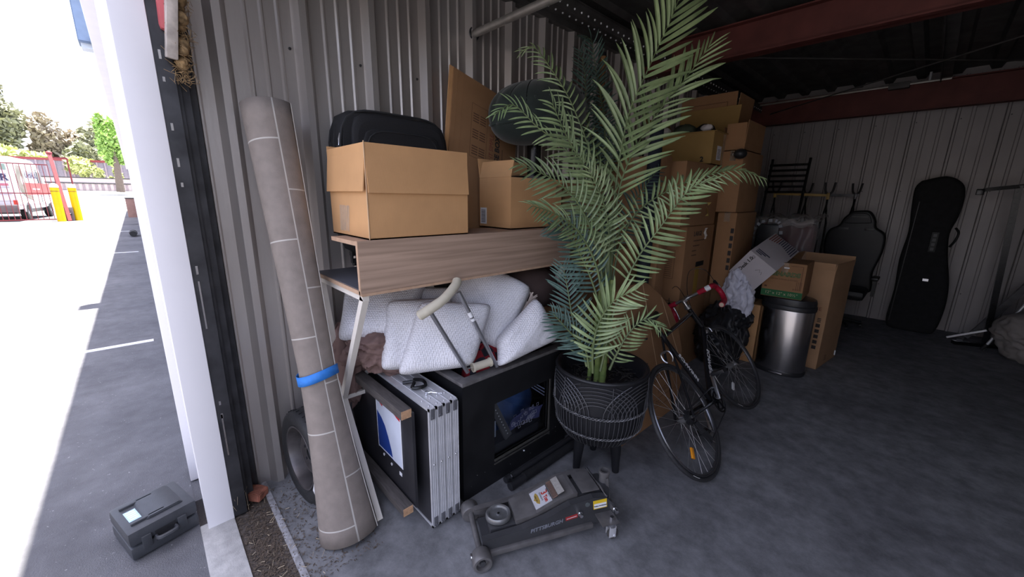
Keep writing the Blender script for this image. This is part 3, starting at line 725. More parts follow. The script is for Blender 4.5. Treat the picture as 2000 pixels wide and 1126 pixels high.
# macrame tassel
random.seed(11); b = B()
for k in range(46):
    a = random.uniform(-1.0, 1.0); L_ = random.uniform(.05, .085); base = V((-1.60, 1.66, .97))
    d = V((.25 * random.random(), math.cos(a * 1.3), math.sin(a * 1.3) + .2)).normalized()
    b.tube([base, base + d * L_ * .6 + V((.01, 0, 0)), base + d * L_ + V((random.uniform(-.01, .02), 0, -.012))], [.0035, .004, .003], 5)
b.tube([(-1.585, 1.50, .86), (-1.59, 1.58, .92), (-1.60, 1.66, .97)], .014, 8)
tag(ob('macrame_tassel', b, mat('cream_cotton', (.60, .50, .44), .9)), 'cream cotton tassel fringe sticking out between the two right-hand pillows', 'tassel')

# ---- crutch
def crutch():
    T = thing('crutch', 'aluminium underarm crutch with cream padded top leaning across the white pillows', 'crutch', (-1.55, 1.1, .7))
    pad = mat('cream_rubber', (.56, .51, .40), .6, n=.08, ns=20); al = mat('grey_aluminium_tube', (.33, .33, .35), .35, .8)
    A0, A1 = V((-1.535, .925, 1.085)), V((-1.49, 1.115, .72)); B0, B1 = V((-1.515, 1.085, 1.145)), V((-1.46, 1.29, .71))
    ob('tube', B().cyl(A0, A1, .0105, n=12), al, T); ob('tube', B().cyl(B0, B1, .0105, n=12), al, T)
    ob('pad', B().tube(catmull([(-1.545, .875, 1.055), (-1.525, .925, 1.085), (-1.515, 1.00, 1.125), (-1.535, 1.08, 1.175), (-1.555, 1.105, 1.195)], 5), [.016] + [.024] * 8 + [.023] * 11 + [.014], 14), pad, T, label='cream padded top')
    g0, g1 = A1 + (B1 - A1) * .16 + V((0, 0, .02)), A1 + (B1 - A1) * .78 + V((0, 0, .035))
    ob('hand_grip', B().cyl(g0, g1, .021, n=14).cyl(g0, g0 + (g1 - g0) * .08, .025, n=14).cyl(g1 - (g1 - g0) * .08, g1, .025, n=14), pad, T)
    ob('bolt', B().cyl(A1 + V((0, 0, .02)), B1 + V((0, 0, .03)), .004, n=8), chrome, T)
    c = A0.lerp(B0, .5); b = B().cyl(B0.lerp(B1, .33), B0.lerp(B1, .36), .0115, n=10).cyl(B0.lerp(B1, .25), B0.lerp(B1, .31), .0112, n=10)
    ob('sticker', b, labelw, T)
crutch()

# ================================================================ FLOOR, FRONT: folded table stack, cabinet, case, jack, planter, palm
blackface = mat('black_laminate', (.028, .027, .03), .35, n=.3, ns=6, bump=.03, bs=20)
dusty = mat('dusty_black_edge', (.10, .095, .095), .7, n=.3, ns=30)
def stage():
    y = .83; XA, XB = -2.16, -1.405; Z0, Z1 = .012, .655
    lab = ['black-faced folding panel with aluminium frame, nearest of its stack of four', 'aluminium-framed folding panel second in the stack of four', 'aluminium-framed folding panel third in the stack of four', 'aluminium-framed folding panel against the black cabinet, last of its stack of four']
    for k in range(4):
        T = thing('folding_panel', lab[k], 'panel', ((XA + XB) / 2, y, 0), 'aluminium framed folding panels')
        t = .038; e = .002 * k
        ob('panel_face', B().box(XA + .01, XB - .012, y + .004, y + t - .004, Z0 + .01, Z1 - .012), blackface, T)
        fr = B()
        for (a, b_, c, d_) in ((XA, XB, Z1 - .012, Z1), (XA, XB, Z0, Z0 + .012), (XA, XA + .012, Z0, Z1), (XB - .012, XB, Z0, Z1)):
            fr.box(a, b_, y, y + .004, c - (.0 if c > .3 else 0), d_ + 0); fr.box(a, b_, y + t - .004, y + t, c, d_)
            if b_ - a > .1: fr.box(a, b_, y + .004, y + t - .004, c + .004 if c < .3 else c + .002, d_ - .002)
            else: fr.box(a + .002, b_ - .002 , y + .004, y + t - .004, c, d_)
        fr.box(XB - .002, XB, y + .012, y + .016, Z0, Z1).box(XB - .002, XB, y + .022, y + .026, Z0, Z1)
        ob('edge_frame', fr, alum, T)
        for z in (Z1 - .035, Z0 + .025):
            ob('corner_bracket', B().box(XB, XB + .003, y + .008, y + t - .008, z - .02, z + .032, bev=.0014).cyl((XB + .003, y + t / 2, z - .012), (XB + .005, y + t / 2, z - .012), .006, n=10), mat('zinc_plate', (.30, .30, .32), .4, .8), T)
        ob('rivet', B().ball((XB, y + t / 2, .36), .005, 8), chrome, T)
        b = B()
        for x in (XB - .03, XB - .09): b.ball((x, y + t / 2, Z1), .004, 6)
        ob('rivet', b, chrome, T, kind='stuff')
        ob('foot', B().cyl((XB - .04, y + t / 2, 0), (XB - .04, y + t / 2, .013), .011, n=12), mat('clear_foot', (.45, .45, .47), .3), T)
        y += .0415
    L_ = thing('latch', 'small metal catch on top of the folding panel stack', 'latch', (-1.5, .91, Z1))
    ob('plate', B().bar((-1.53, .93, Z1 + .002), (-1.50, .965, Z1 + .002), .012, .004), alum, L_)
    ob('hook', B().tube([(-1.54, .905, Z1 + .004), (-1.52, .915, Z1 + .014), (-1.50, .935, Z1 + .01)], .004, 6).cyl((-1.54, .90, Z1), (-1.54, .90, Z1 + .015), .008, n=10), chrome, L_)
    cc = ob('chain_heap', B().tube(catmull([(-1.70, .86, Z1 + .012), (-1.66, .90, Z1 + .02), (-1.62, .87, Z1 + .012), (-1.60, .93, Z1 + .012), (-1.66, .95, Z1 + .012), (-1.70, .92, Z1 + .012)], 5), .009, 6), blackmetal)
    tag(cc, 'small dark strap end on the folding panels below the front pillow', 'strap')
stage()
def board():
    T = thing('poster_board', 'black board with two dark timber rails and a red, white and blue poster', 'board', (-1.8, .78, 0))
    sawn = mat('raw_sawn_wood', (.50, .30, .17), .8, n=.2, ns=60); rail = mat('dark_stained_timber', (.075, .066, .062), .7, n=.25, ns=14, stretch=(1, 8, 8))
    ob('board_face', B().box(-2.18, -1.47, .778, .792, .12, .63), blackface, T)
    for z, y_, x_ in ((.632, .756, -1.475), (.12, .742, -1.478)):
        ob('rail', B().box(-2.20, x_, y_ - .028, y_ + .026, z - .022, z + .022, bev=.003), rail, T)
        ob('rail_end', B().box(x_ - .001, x_ + .002, y_ - .026, y_ + .024, z - .020, z + .020), sawn, T, label='raw sawn timber end')
    P = frame((1, 0, 0), (0, 0, 1), (-1.845, .777, .27)); wq, hq = .262, .315
    bl = mat('poster_blue', (.02, .055, .26), .35, n=.03); rd = mat('poster_red', (.50, .02, .03), .35, n=.03); wh = mat('poster_white', (.66, .70, .80), .3, n=.05, ns=12)
    ob('poster', B().box(0, wq, 0, hq, 0, .0012, 0, P), wh, T, label='glossy white poster sheet')
    def poly(pts, m_, name):
        b = B(); z = .0016; A = [b.b.verts.new(P @ V((x * wq, y * hq, z))) for x, y in pts]; b.b.faces.new(A); C = [b.b.verts.new(P @ V((x * wq, y * hq, .0009))) for x, y in pts]; b.b.faces.new(C[::-1])
        for i in range(len(pts)): b.b.faces.new((A[i], C[i], C[(i + 1) % len(pts)], A[(i + 1) % len(pts)]))
        ob(name, b, m_, T)
    poly([(.0, .0), (.62, .0), (.57, .15), (.46, .35), (.34, .52), (.2, .62), (.06, .68), (0, .70)], bl, 'poster_print')
    poly([(.0, 1), (.36, 1), (.30, .94), (.27, .84), (.15, .88), (.0, .95)], rd, 'poster_print')
    poly([(.62, 1), (1, 1), (1, .83), (.86, .85), (.74, .89), (.64, .94)], rd, 'poster_print')
    ob('white_border', B().box(-.003, .002, 0, hq, 0, .002, 0, P).box(wq - .002, wq + .004, 0, hq, 0, .002, 0, P).box(0, .62 * wq, .004, .010, 0, .002, 0, P), labelw, T)
    ob('stick_on_mark', B().box(.225, .25, -.05, -.03, 0, .0015, 0, P), labelw, T)
    for x, y_ in ((.055, -.025), (.14, -.038)): ob('stick_on_mark', B().tube(arc(P @ V((x, y_, .001)), .007, 0, 5, 10, (1, 0, 0), (0, 0, 1)), .0016, 5), labelw, T)
    b2_ = thing('black_crate_board', 'plain black upright board behind the desk leg, left of the poster board', 'board', (-2.2, .72, 0))
    ob('board_face', B().box(-2.24, -2.03, .70, .715, 0, .60), blackface, b2_); ob('edge_strip', B().box(-2.06, -2.045, .695, .70, .01, .58), dusty, b2_)
board()

def cabinet():
    X0, X1, Y0, Y1, Z = -2.18, -1.45, 1.05, 1.90, .69
    T = thing('black_cabinet', 'open-topped black wooden cabinet with a glazed opening in its side', 'cabinet', (-1.8, 1.5, 0))
    bk_ = mat('black_painted_wood', (.013, .013, .014), .42, n=.3, ns=8)
    wy0, wy1, wz0, wz1 = 1.265, 1.715, .155, .50
    ob('front_panel', B().box(X1 - .03, X1, Y0, wy0, 0, Z - .02).box(X1 - .03, X1, wy1, Y1, 0, Z - .02).box(X1 - .03, X1, wy0, wy1, 0, wz0).box(X1 - .03, X1, wy0, wy1, wz1, Z - .02), bk_, T)
    ob('side_panel', B().box(X0, X1 - .03, Y0, Y0 + .025, 0, Z - .02), bk_, T); ob('side_panel', B().box(X0, X1 - .03, Y1 - .025, Y1, 0, Z - .02), bk_, T)
    ob('back_panel', B().box(X0, X0 + .02, Y0 + .025, Y1 - .025, 0, Z - .02), bk_, T); ob('bottom_panel', B().box(X0 + .02, X1 - .03, Y0 + .025, Y1 - .025, .02, .04), bk_, T)
    rim = B()
    for a in ((X1 - .055, X1 + .002, Y0, Y1), (X0, X1 - .055, Y0, Y0 + .055), (X0, X1 - .055, Y1 - .055, Y1), (X0, X0 + .05, Y0 + .055, Y1 - .055)): rim.box(a[0], a[1], a[2], a[3], Z - .02, Z, bev=.002)
    ob('top_rim', rim, mat('dusty_rim', (.12, .112, .11), .75, n=.25, ns=25), T, label='dusty grey top rim')
    ob('window_bead', B().box(X1 - .01, X1 + .006, wy0, wy1 + .012, wz0 - .012, wz0).box(X1 - .01, X1 + .006, wy1, wy1 + .012, wz0, wz1).box(X1 + .0, X1 + .005, wy0, wy1 + .02, wz0 - .034, wz0 - .027), mat('worn_bead', (.10, .095, .085), .35, .3), T)
    ob('glass_pane', B().box(X1 - .02, X1 - .017, wy0, wy1, wz0, wz1), mat('glass', (.9, .92, .92), .02, 0, trans=1, n=0), T)
    ob('catch', B().ball((X1 + .004, 1.50, .10), .006, 8), alum, T)
    random.seed(2); b = B()
    for k in range(16): b.ball((X1 + .001, random.uniform(1.08, 1.8), random.uniform(.01, .14)), random.uniform(.001, .0028), 6)
    ob('paint_speck', b, dusty, T, kind='stuff')
    # inside
    tag(ob('blue_bag', B().grid(lambda a, t: V((-1.70 + .15 * math.cos(2 * PI * a) * math.sin(PI * t) ** .5, 1.54 + .24 * math.sin(2 * PI * a) * math.sin(PI * t) ** .5, .09 + .42 * t + .01 * math.sin(9 * a * 2 * PI))), 48, 16, cu=True), mat('blue_tarpaulin', (.06, .13, .34), .35, n=.25, ns=9), ang=70), 'shiny blue bag inside the black cabinet behind the glass', 'bag')
    s_ = B()
    for k in range(3): s_.bar((-1.475, 1.56 + .022 * k, .50), (-1.475, 1.70, .385 + .022 * k), .002, .006)
    tag(ob('bag_strap', s_, mat('pale_blue_strap', (.35, .42, .6), .5)), 'pale blue strap stripes in the top right of the cabinet window', 'strap')
    q = thing('patterned_cloth', 'dark blue cloth with white square outlines folded behind the cabinet glass', 'cloth', (-1.50, 1.5, .2))
    ob('cloth', B().grid(lambda u, v: V((-1.50 + .012 * math.sin(u * 7) + .03 * v * v, 1.42 + .26 * u, .235 + .10 * v + .02 * math.sin(u * 5) + .02 * u)), 16, 8), mat('navy_cloth', (.09, .10, .26), .8), q)
    b = B(); random.seed(6)
    for k in range(34):
        yy, zz, s2 = 1.425 + random.random() * .22, .24 + random.random() * .10, random.uniform(.012, .024)
        F = frame((0, 1, .1), (0, -.1, 1), (-1.484, yy, zz))
        for r_ in ((0, s2, 0, .0025), (0, s2, s2 - .0025, s2), (0, .0025, 0, s2), (s2 - .0025, s2, 0, s2)): b.box(r_[0], r_[1], r_[2], r_[3], 0, .0006, 0, F)
    ob('square_pattern', b, mat('lilac_print', (.70, .70, .88), .7), q, kind='stuff')
    h = thing('perforated_bar', 'dark grey bar with a row of holes standing slanted behind the cabinet glass', 'bar', (-1.5, 1.35, .2))
    ob('bar', B().bar((-1.50, 1.285, .47), (-1.495, 1.41, .215), .055, .02, up=(1, 0, 0), bev=.006), mat('grey_bar', (.12, .12, .13), .5), h)
    for k in range(9):
        t = .15 + k * .09; c = V((-1.488, 1.285, .47)).lerp(V((-1.483, 1.41, .215)), t); ob('hole', B().cyl(c, c + V((.002, 0, 0)), .004, n=8), labelw, h)
    tag(ob('dark_basket', B().box(-1.60, -1.49, 1.30, 1.68, .045, .21, bev=.02), mat('dark_plastic_basket', (.02, .022, .03), .5)), 'dark plastic basket at the bottom of the black cabinet window', 'basket')
    pp = ob('white_paper', B().box(-1.482, -1.480, 1.268, 1.30, .27, .37), mat('pale_blue_paper', (.45, .5, .62), .7)); tag(pp, 'small pale paper at the left edge inside the cabinet window', 'paper')
cabinet()

# ---- blow-moulded tool case outside
def toolcase():
    T = thing('tool_case', 'dark grey plastic tool case with pale blue label lying on the paving outside the pilaster', 'tool case')
    pm = mat('dark_grey_plastic', (.05, .053, .06), .5, n=.1, ns=30, bump=.1, bs=200)
    w, d, h = .33, .235, .12
    b = B(); b.box(-w / 2, w / 2, -d / 2, d / 2, .0, .055, bev=.016); ob('lower_shell', b, pm, T)
    b = B(); b.box(-w / 2, w / 2, -d / 2, d / 2, .057, h, bev=.02); ob('lid', b, pm, T)
    b = B().prism([(-.07, h - .004), (.12, h - .004), (.10, h + .010), (-.05, h + .010)], .17, bev=.003); ob('lid_boss', b, pm, T)
    for y_ in (-.07, .07): ob('rib', B().box(-.13, .03, y_ - .007, y_ + .007, h - .002, h + .010, bev=.004), pm, T)
    for y_ in (-.07, .07):
        pass
    ob('label_sticker', B().box(-.125, -.07, -.045, .035, h, h + .0015), mat('pale_blue_label', (.45, .62, .80), .35, n=.15, ns=60), T, label='pale blue printed label')
    for k in range(5): ob('printed_line', B().box(-.118, -.078, -.035 + .014 * k, -.029 + .014 * k, h + .0015, h + .002), labelw, T)
    for x in (-.09, .08): ob('latch', B().box(x - .022, x + .022, -d / 2 - .008, -d / 2 + .004, .035, .085, bev=.004), pm, T)
    ob('handle', B().tube(catmull([(-.045, -d / 2 + .01, .056), (-.04, -d / 2 - .022, .056), (.04, -d / 2 - .022, .056), (.045, -d / 2 + .01, .056)], 5), .009, 8), pm, T)
    ob('handle_recess', B().box(-.05, .05, -d / 2 - .001, -d / 2 + .01, .035, .08), blackpl, T)
    ob('hinge', B().cyl((-.12, d / 2 + .004, .056), (.12, d / 2 + .004, .056), .006, n=8), pm, T)
    T.location = (-2.31, -.150, .0); T.rotation_euler = (0, 0, math.radians(105)); T.scale = (.76, 1.12, 1.2)
toolcase()

# ---- floor jack
def jack():
    T = thing('floor_jack', 'low-profile grey trolley floor jack with round saddle, in front of the planter', 'floor jack')
    gm = mat('dusty_grey_enamel', (.15, .142, .138), .42, .3, n=.22, ns=18); dk = mat('dark_grey_enamel', (.055, .055, .058), .4, .2, n=.2)
    # side plates: profile in (y,z)
    prof = [(.04, .045), (.10, .035), (.36, .03), (.50, .045), (.60, .045), (.60, .12), (.56, .165), (.50, .175), (.40, .165), (.30, .125), (.20, .098), (.04, .085)]
    for s_ in (-1, 1):
        b = B(); x = s_ * .098
        A = [b.b.verts.new((x - .004, y_, z)) for y_, z in prof]; C = [b.b.verts.new((x + .004, y_, z)) for y_, z in prof]
        b.b.faces.new(A); b.b.faces.new(C[::-1])
        for i in range(len(prof)): b.b.faces.new((A[i], C[i], C[(i + 1) % len(prof)], A[(i + 1) % len(prof)]))
        top = [(.04, .085), (.20, .098), (.30, .125), (.40, .165), (.50, .175), (.56, .166)]
        for (a, c), (d_, e) in zip(top, top[1:]): b.face([V((x + .004, a, c + .001)), V((x - s_ * .026, a, c + .001)), V((x - s_ * .026, d_, e + .001)), V((x + .004, d_, e + .001))]); b.face([V((x + .004, a, c - .002)), V((x - s_ * .026, a, c - .002)), V((x - s_ * .026, d_, e - .002)), V((x + .004, d_, e - .002))])
        for a in (.31, .50): pass
        ob('side_plate', b, gm if s_ < 0 else dk, T)
        ob('bottom_rail', B().bar((x + s_ * .012, .06, .03), (x + s_ * .012, .50, .05), .018, .022, bev=.004), gm, T)
        wl_ = B(); wl_.lathe([(.012, -.03), (.034, -.03), (.038, -.024), (.038, .024), (.034, .03), (.026, .03), (.022, .012), (.0, .012)], 24, M=Matrix.Translation((s_ * .135, .03, .038)) @ Matrix.Rotation(s_ * PI / 2, 4, 'Y'))
        ob('front_wheel', wl_, gm, T)
        ob('axle_nut', B().cyl((s_ * .150, .03, .038), (s_ * .160, .03, .038), .012, n=6), dk, T)
    ob('front_axle', B().cyl((-.11, .03, .042), (.11, .03, .042), .012, n=12), gm, T)
    ob('front_plate', B().box(-.07, .07, .05, .26, .04, .046), dk, T)
    ob('saddle', B().lathe([(0, .112), (.008, .112), (.009, .108), (.036, .108), (.040, .116), (.047, .118), (.052, .112), (.052, .098), (.04, .09), (.0, .09)], 40, c=(0, .125, 0)), mat('worn_saddle_steel', (.22, .22, .22), .35, .6, n=.15, ns=40), T)
    ob('saddle_pin', B().cyl((0, .125, .107), (0, .125, .114), .005, n=8), blackmetal, T)
    ob('lift_arm', B().box(-.055, .055, .08, .26, .055, .09, bev=.006), dk, T)
    cp = [(.185, .115), (.27, .130), (.36, .170), (.43, .187), (.445, .187)]
    b = B()
    for (a, c), (d_, e) in zip(cp, cp[1:]):
        L_ = [V((-.066, a, c)), V((.066, a, c)), V((.066, d_, e)), V((-.066, d_, e))]; b.face(L_); b.face([p - V((0, 0, .004)) for p in L_])
        for s_ in (-1, 1): b.face([V((s_ * .066, a, c)), V((s_ * .066, d_, e)), V((s_ * .062, d_, e - .03)), V((s_ * .062, a, c - .03))])
    b.box(-.064, .064, .183, .187, .095, .114)
    ob('cover_plate', b, gm, T, ang=25)
    ob('rear_cover', B().box(-.066, .066, .465, .545, .178, .184, bev=.002), gm, T)
    ob('cross_rod', B().cyl((-.10, .56, .168), (.10, .56, .168), .006, n=8), chrome, T)
    ob('pump_body', B().box(-.06, .06, .40, .60, .06, .165, bev=.01), dk, T)
    # labels on the cover
    Fc = frame((0, -.914, -.406), (1, 0, 0), (0, .325, .158)); Fc = Fc @ Matrix.Translation((0, 0, 0))
    n = V((0, -.406, .914)); Fc = Matrix(((0, 1, 0, 0), (-.914, 0, -.406, 0), (-.406, 0, .914, 0), (0, 0, 0, 1))); Fc.translation = V((0, .315, .1512)) 
    Fc = Matrix(((0, -1, 0, 0), (.914, 0, -.406, 0), (.406, 0, .914, 0), (0, 0, 0, 1))); Fc.translation = V((0, .315, .1512))
    ob('label_sticker', B().box(-.048, .028, -.05, .05, .0, .0012, 0, Fc), mat('pale_label', (.50, .50, .52), .5, n=.08, ns=30), T, label='pale label with gold emblem and red 3')
    Fd = Fc @ Matrix.Rotation(-PI / 2, 4, 'Z')
    text('3', .040, mat('red_white_print', (.42, .04, .03), .6), T, Fd @ Matrix.Translation((-.012, .010, .0014)), bold=.001)
    text('Ton', .022, bpy.data.materials['red_white_print'], T, Fd @ Matrix.Translation((.022, .008, .0014)), bold=.001)
    text('HEAVY DUTY', .0095, ink, T, Fd @ Matrix.Translation((0, .026, .0014)))
    text('FLOOR JACK', .0085, ink, T, Fd @ Matrix.Translation((0, -.008, .0014)))
    g = mat('gold_print', (.36, .24, .05), .5)
    ob('emblem', B().prism([(-.034, -.006), (-.022, .004), (-.008, .006), (0, .012), (.008, .006), (.022, .004), (.034, -.006), (.018, -.012), (-.018, -.012)], .0006, Fd @ Matrix.Translation((0, -.030, .0016)) @ Matrix.Rotation(-PI / 2, 4, 'X') @ Matrix.Rotation(PI, 4, 'X')), g, T)
    text('FULL LIFT', .008, ink, T, Fd @ Matrix.Translation((0, -.030, .0022)))
    ob('label_sticker', B().box(.034, .056, -.05, .05, .006, .0072, 0, Fc), mat('rust_label', (.20, .12, .09), .6, n=.2, ns=80), T)
    ob('label_sticker', B().box(.058, .088, -.05, .05, .010, .0112, 0, Fc), mat('faded_label', (.33, .31, .28), .6, n=.15, ns=90), T)
    stripes([(.036 + .005 * k, .038 + .005 * k, -.046, .04) for k in range(4)], ink, T, Fc @ Matrix.Translation((0, 0, .0074)))
    # side decal on +x plate
    Fs = frame((0, 1, .12), (0, -.12, 1), (.1022, .30, .088))
    text('PITTSBURGH', .024, mat('steel_print', (.20, .21, .24), .5), T, Fs, sx=1.0, bold=.0006, shear=.2)
    ob('decal', B().box(.082, .135, -.006, .012, 0, .0006, 0, Fs), mat('red_decal', (.38, .03, .03), .5), T)
    stripes([(.086, .13, .001, .003)], labelw, T, Fs @ Matrix.Translation((0, 0, .0007)))
    Fy = frame((0, 1, 0), (0, 0, 1), (.1022, .50, .135))
    Fy = frame((0, 1, 0), (-.25, 0, 1), (.106, .50, .14))
    ob('warning_label', B().box(0, .062, -.016, .02, 0, .0012, 0, Fy), mat('yellow_warning', (.75, .50, .02), .5), T, label='yellow warning label')
    ob('warning_label', B().box(.003, .059, -.013, .006, .0012, .0018, 0, Fy), labelw, T)
    text('Caution Avertissement', .0062, ink, T, Fy @ Matrix.Translation((.031, -.004, .0020)), bold=.0003)
    # handle socket yoke
    ob('handle_socket', B().lathe([(.018, 0), (.022, 0), (.022, .085), (.026, .088), (.026, .098), (.019, .098), (.019, .02), (0, .02)], 24, c=(0, .60, .12)), gm, T)
    ob('yoke', B().bar((-.05, .60, .10), (-.018, .60, .19), .02, .01, up=(0, 1, 0)).bar((.05, .60, .10), (.018, .60, .19), .02, .01, up=(0, 1, 0)).cyl((-.075, .60, .10), (.075, .60, .10), .014, n=14), gm, T)
    for s_ in (-1, 1):
        for (y_, z, r_) in ((.44, .12, .012), (.60, .10, .015)):
            ob('hex_nut', B().cyl((s_ * .10, y_, z), (s_ * .112, y_, z), r_ * .9, n=6).cyl((s_ * .112, y_, z), (s_ * .128, y_, z), r_ * .6, n=12), chrome, T)
        ob('bolt', B().cyl((s_ * .10, .475, .15), (s_ * .105, .475, .15), .010, n=12), mat('dull_bolt', (.16, .18, .18), .5, .5), T)
        # caster wings
        ob('caster_plate', B().prism([(s_ * .10, .0), (s_ * .175, 0), (s_ * .18, .006), (s_ * .10, .006)], .075, Matrix.Translation((0, .55, .088)), bev=.001), gm, T)
        cp_ = V((s_ * .152, .565, 0))
        ob('caster_nut', B().cyl(cp_ + V((0, 0, .094)), cp_ + V((0, 0, .108)), .009, n=6).cyl(cp_ + V((0, 0, .066)), cp_ + V((0, 0, .088)), .02, .022, n=16), chrome, T)
        cw = B().lathe([(0, -.010), (.018, -.010), (.023, -.007), (.025, 0), (.023, .007), (.018, .010), (0, .010)], 24, M=Matrix.Translation(cp_ + V((0, .008, .025))) @ Matrix.Rotation(PI / 2, 4, 'Y'))
        cwo = ob('caster_wheel', cw, mat('caster_rubber', (.07, .065, .06), .6), T)
        ob('caster_fork', B().box(cp_.x - .016, cp_.x - .013, .55, .58, .018, .07, bev=.001).box(cp_.x + .013, cp_.x + .016, .55, .58, .018, .07, bev=.001).cyl(cp_ + V((-.02, .008, .025)), cp_ + V((.02, .008, .025)), .005, n=8), alum, T)
    ob('eye_bolt', B().cyl((.12, .0, .045), (.12, .02, .045), .006, n=8).tube(arc((.12, -.008, .045), .010, 0, 2 * PI, 12, (1, 0, 0), (0, 0, 1))[:-1], .0035, 6, closed=True), chrome, T)
    T.location = (-1.235, .915, 0); T.rotation_euler = (0, 0, math.radians(-27)); T.scale = (1.06, 1.18, 1.14)
jack()
def jackpole():
    gm = mat('dark_steel_tube', (.07, .07, .075), .35, .6)
    T = thing('jack_handle', 'thick dark steel jack handle tube lying along the base of the black cabinet', 'tube', (-1.34, 1.3, .026))
    ob('tube', B().cyl((-1.345, 1.40, .027), (-1.345, 2.2, .027), .026, n=18), blackrub, T); ob('sleeve', B().cyl((-1.345, 1.29, .024), (-1.345, 1.40, .024), .022, n=18).tube(arc((-1.345, 1.292, .024), .021, 0, 2 * PI, 18, (1, 0, 0), (0, 0, 1))[:-1], .003, 6, closed=True), gm, T)
    T = thing('jack_handle', 'thinner steel jack handle tube lying between the cabinet and the thicker tube', 'tube', (-1.40, 1.3, .02))
    ob('tube', B().cyl((-1.405, 1.31, .02), (-1.405, 2.15, .02), .019, n=16), gm, T); ob('clip', B().tube(arc((-1.405, 1.35, .02), .021, 0, 2 * PI, 14, (1, 0, 0), (0, 0, 1))[:-1], .003, 5, closed=True), chrome, T)
    ob('pin_hole', B().cyl((-1.388, 1.325, .028), (-1.385, 1.325, .03), .004, n=8), blackmetal, T)
jackpole()

# ---- planter
PC = V((-1.165, 1.845, 0))
def planter():
    T = thing('planter', 'black wire-woven bowl planter on three tapered legs holding the palm', 'planter', PC)
    pm = mat('matt_black_planter', (.014, .014, .016), .45, n=.15, ns=12); wr_ = mat('dark_grey_wire', (.085, .085, .09), .35, .3, n=.15)
    pts = [(0, .20), (.08, .20), (.15, .215), (.20, .25), (.238, .31), (.255, .38), (.262, .46), (.262, .56), (.258, .63), (.262, .655), (.256, .664), (.246, .66), (.235, .64), (.235, .56), (0, .56)]
    ob('bowl', B().lathe(pts, 64, c=PC), pm, T)
    ob('rim', B().tube([PC + V((.258 * math.cos(2 * PI * i / 64), .258 * math.sin(2 * PI * i / 64), .655)) for i in range(64)], .011, 8, closed=True), pm, T)
    def rad(z):
        for (r0, z0), (r1, z1) in zip(pts[2:9], pts[3:10]):
            if z0 <= z <= z1: return r0 + (r1 - r0) * (z - z0) / (z1 - z0)
        return .262
    P = lambda th, z, o=.006: PC + V(((rad(z) + o) * math.cos(th), (rad(z) + o) * math.sin(th), z))
    fan = B(); n_f = 6
    for k in range(n_f):
        c = 2 * PI * k / n_f
        for r in range(7):
            R_ = .095 + .024 * r
            pl_ = []
            for i in range(17):
                a = PI * i / 16; s_ = R_ * math.cos(a) ; z = .455 + R_ * .83 * math.sin(a) if True else 0
                if z > .645: continue
                pl_.append(P(c + s_ / .262, min(z, .64), .006 + .001 * (k % 2)))
            fl_ = [p for p in pl_]
            # split where the arc leaves the rim
            seg = []; last = None
            for p in fl_:
                if last is not None and (p - last).length > .09: 
                    if len(seg) > 1: fan.tube(seg, .0028, 4, False)
                    seg = []
                seg.append(p); last = p
            if len(seg) > 1: fan.tube(seg, .0028, 4, False)
    ob('woven_fan', fan, wr_, T, kind='stuff')
    ver = B()
    for k in range(66):
        th = 2 * PI * k / 66 + random.uniform(-.008, .008)
        ver.tube([P(th, z) for z in (.455, .42, .38, .33, .29, .25, .225)], .0024, 4, False)
    ob('upright_wire', ver, wr_, T, kind='stuff')
    for zb in (.455, .325):
        b = B()
        for s_ in (0, PI): b.tube([P(2 * PI * i / 300, zb + .006 * math.sin(2 * PI * i / 300 * 44 + s_), .009 + .004 * math.cos(2 * PI * i / 300 * 44 + s_)) for i in range(300)], .0028, 4, closed=True)
        ob('twisted_band', b, mat('grey_twisted_band', (.16, .16, .165), .4, .2), T)
    for k in range(6):
        th = k * PI / 3 + .3; ob('tie', B().tube([P(th, z, .009) for z in (.64, .60, .55, .50, .46)], .0026, 4), wr_, T)
    for a in (-1.02, 1.07, 3.16):
        d = V((math.cos(a - .9), math.sin(a - .9), 0))
        ob('leg', B().tube([PC + d * .12 + V((0, 0, .235)), PC + d * .125 + V((0, 0, .16)), PC + d * .135], [.034, .032, .020], 20), pm, T)
    b = B(); random.seed(4)
    for k in range(160):
        a = random.uniform(0, 2 * PI); r = .22 * math.sqrt(random.random()); c = PC + V((r * math.cos(a), r * math.sin(a), .568))
        b.tube([c + V((random.gauss(0, .016), random.gauss(0, .016), random.uniform(0, .02))) for _ in range(4)], .0016, 3)
    tag(ob('potting_moss', b, mat('dark_moss', (.04, .035, .03), .9)), 'dark curly moss around the palm stems', 'moss'); bpy.data.objects['potting_moss']['kind'] = 'stuff'
planter()

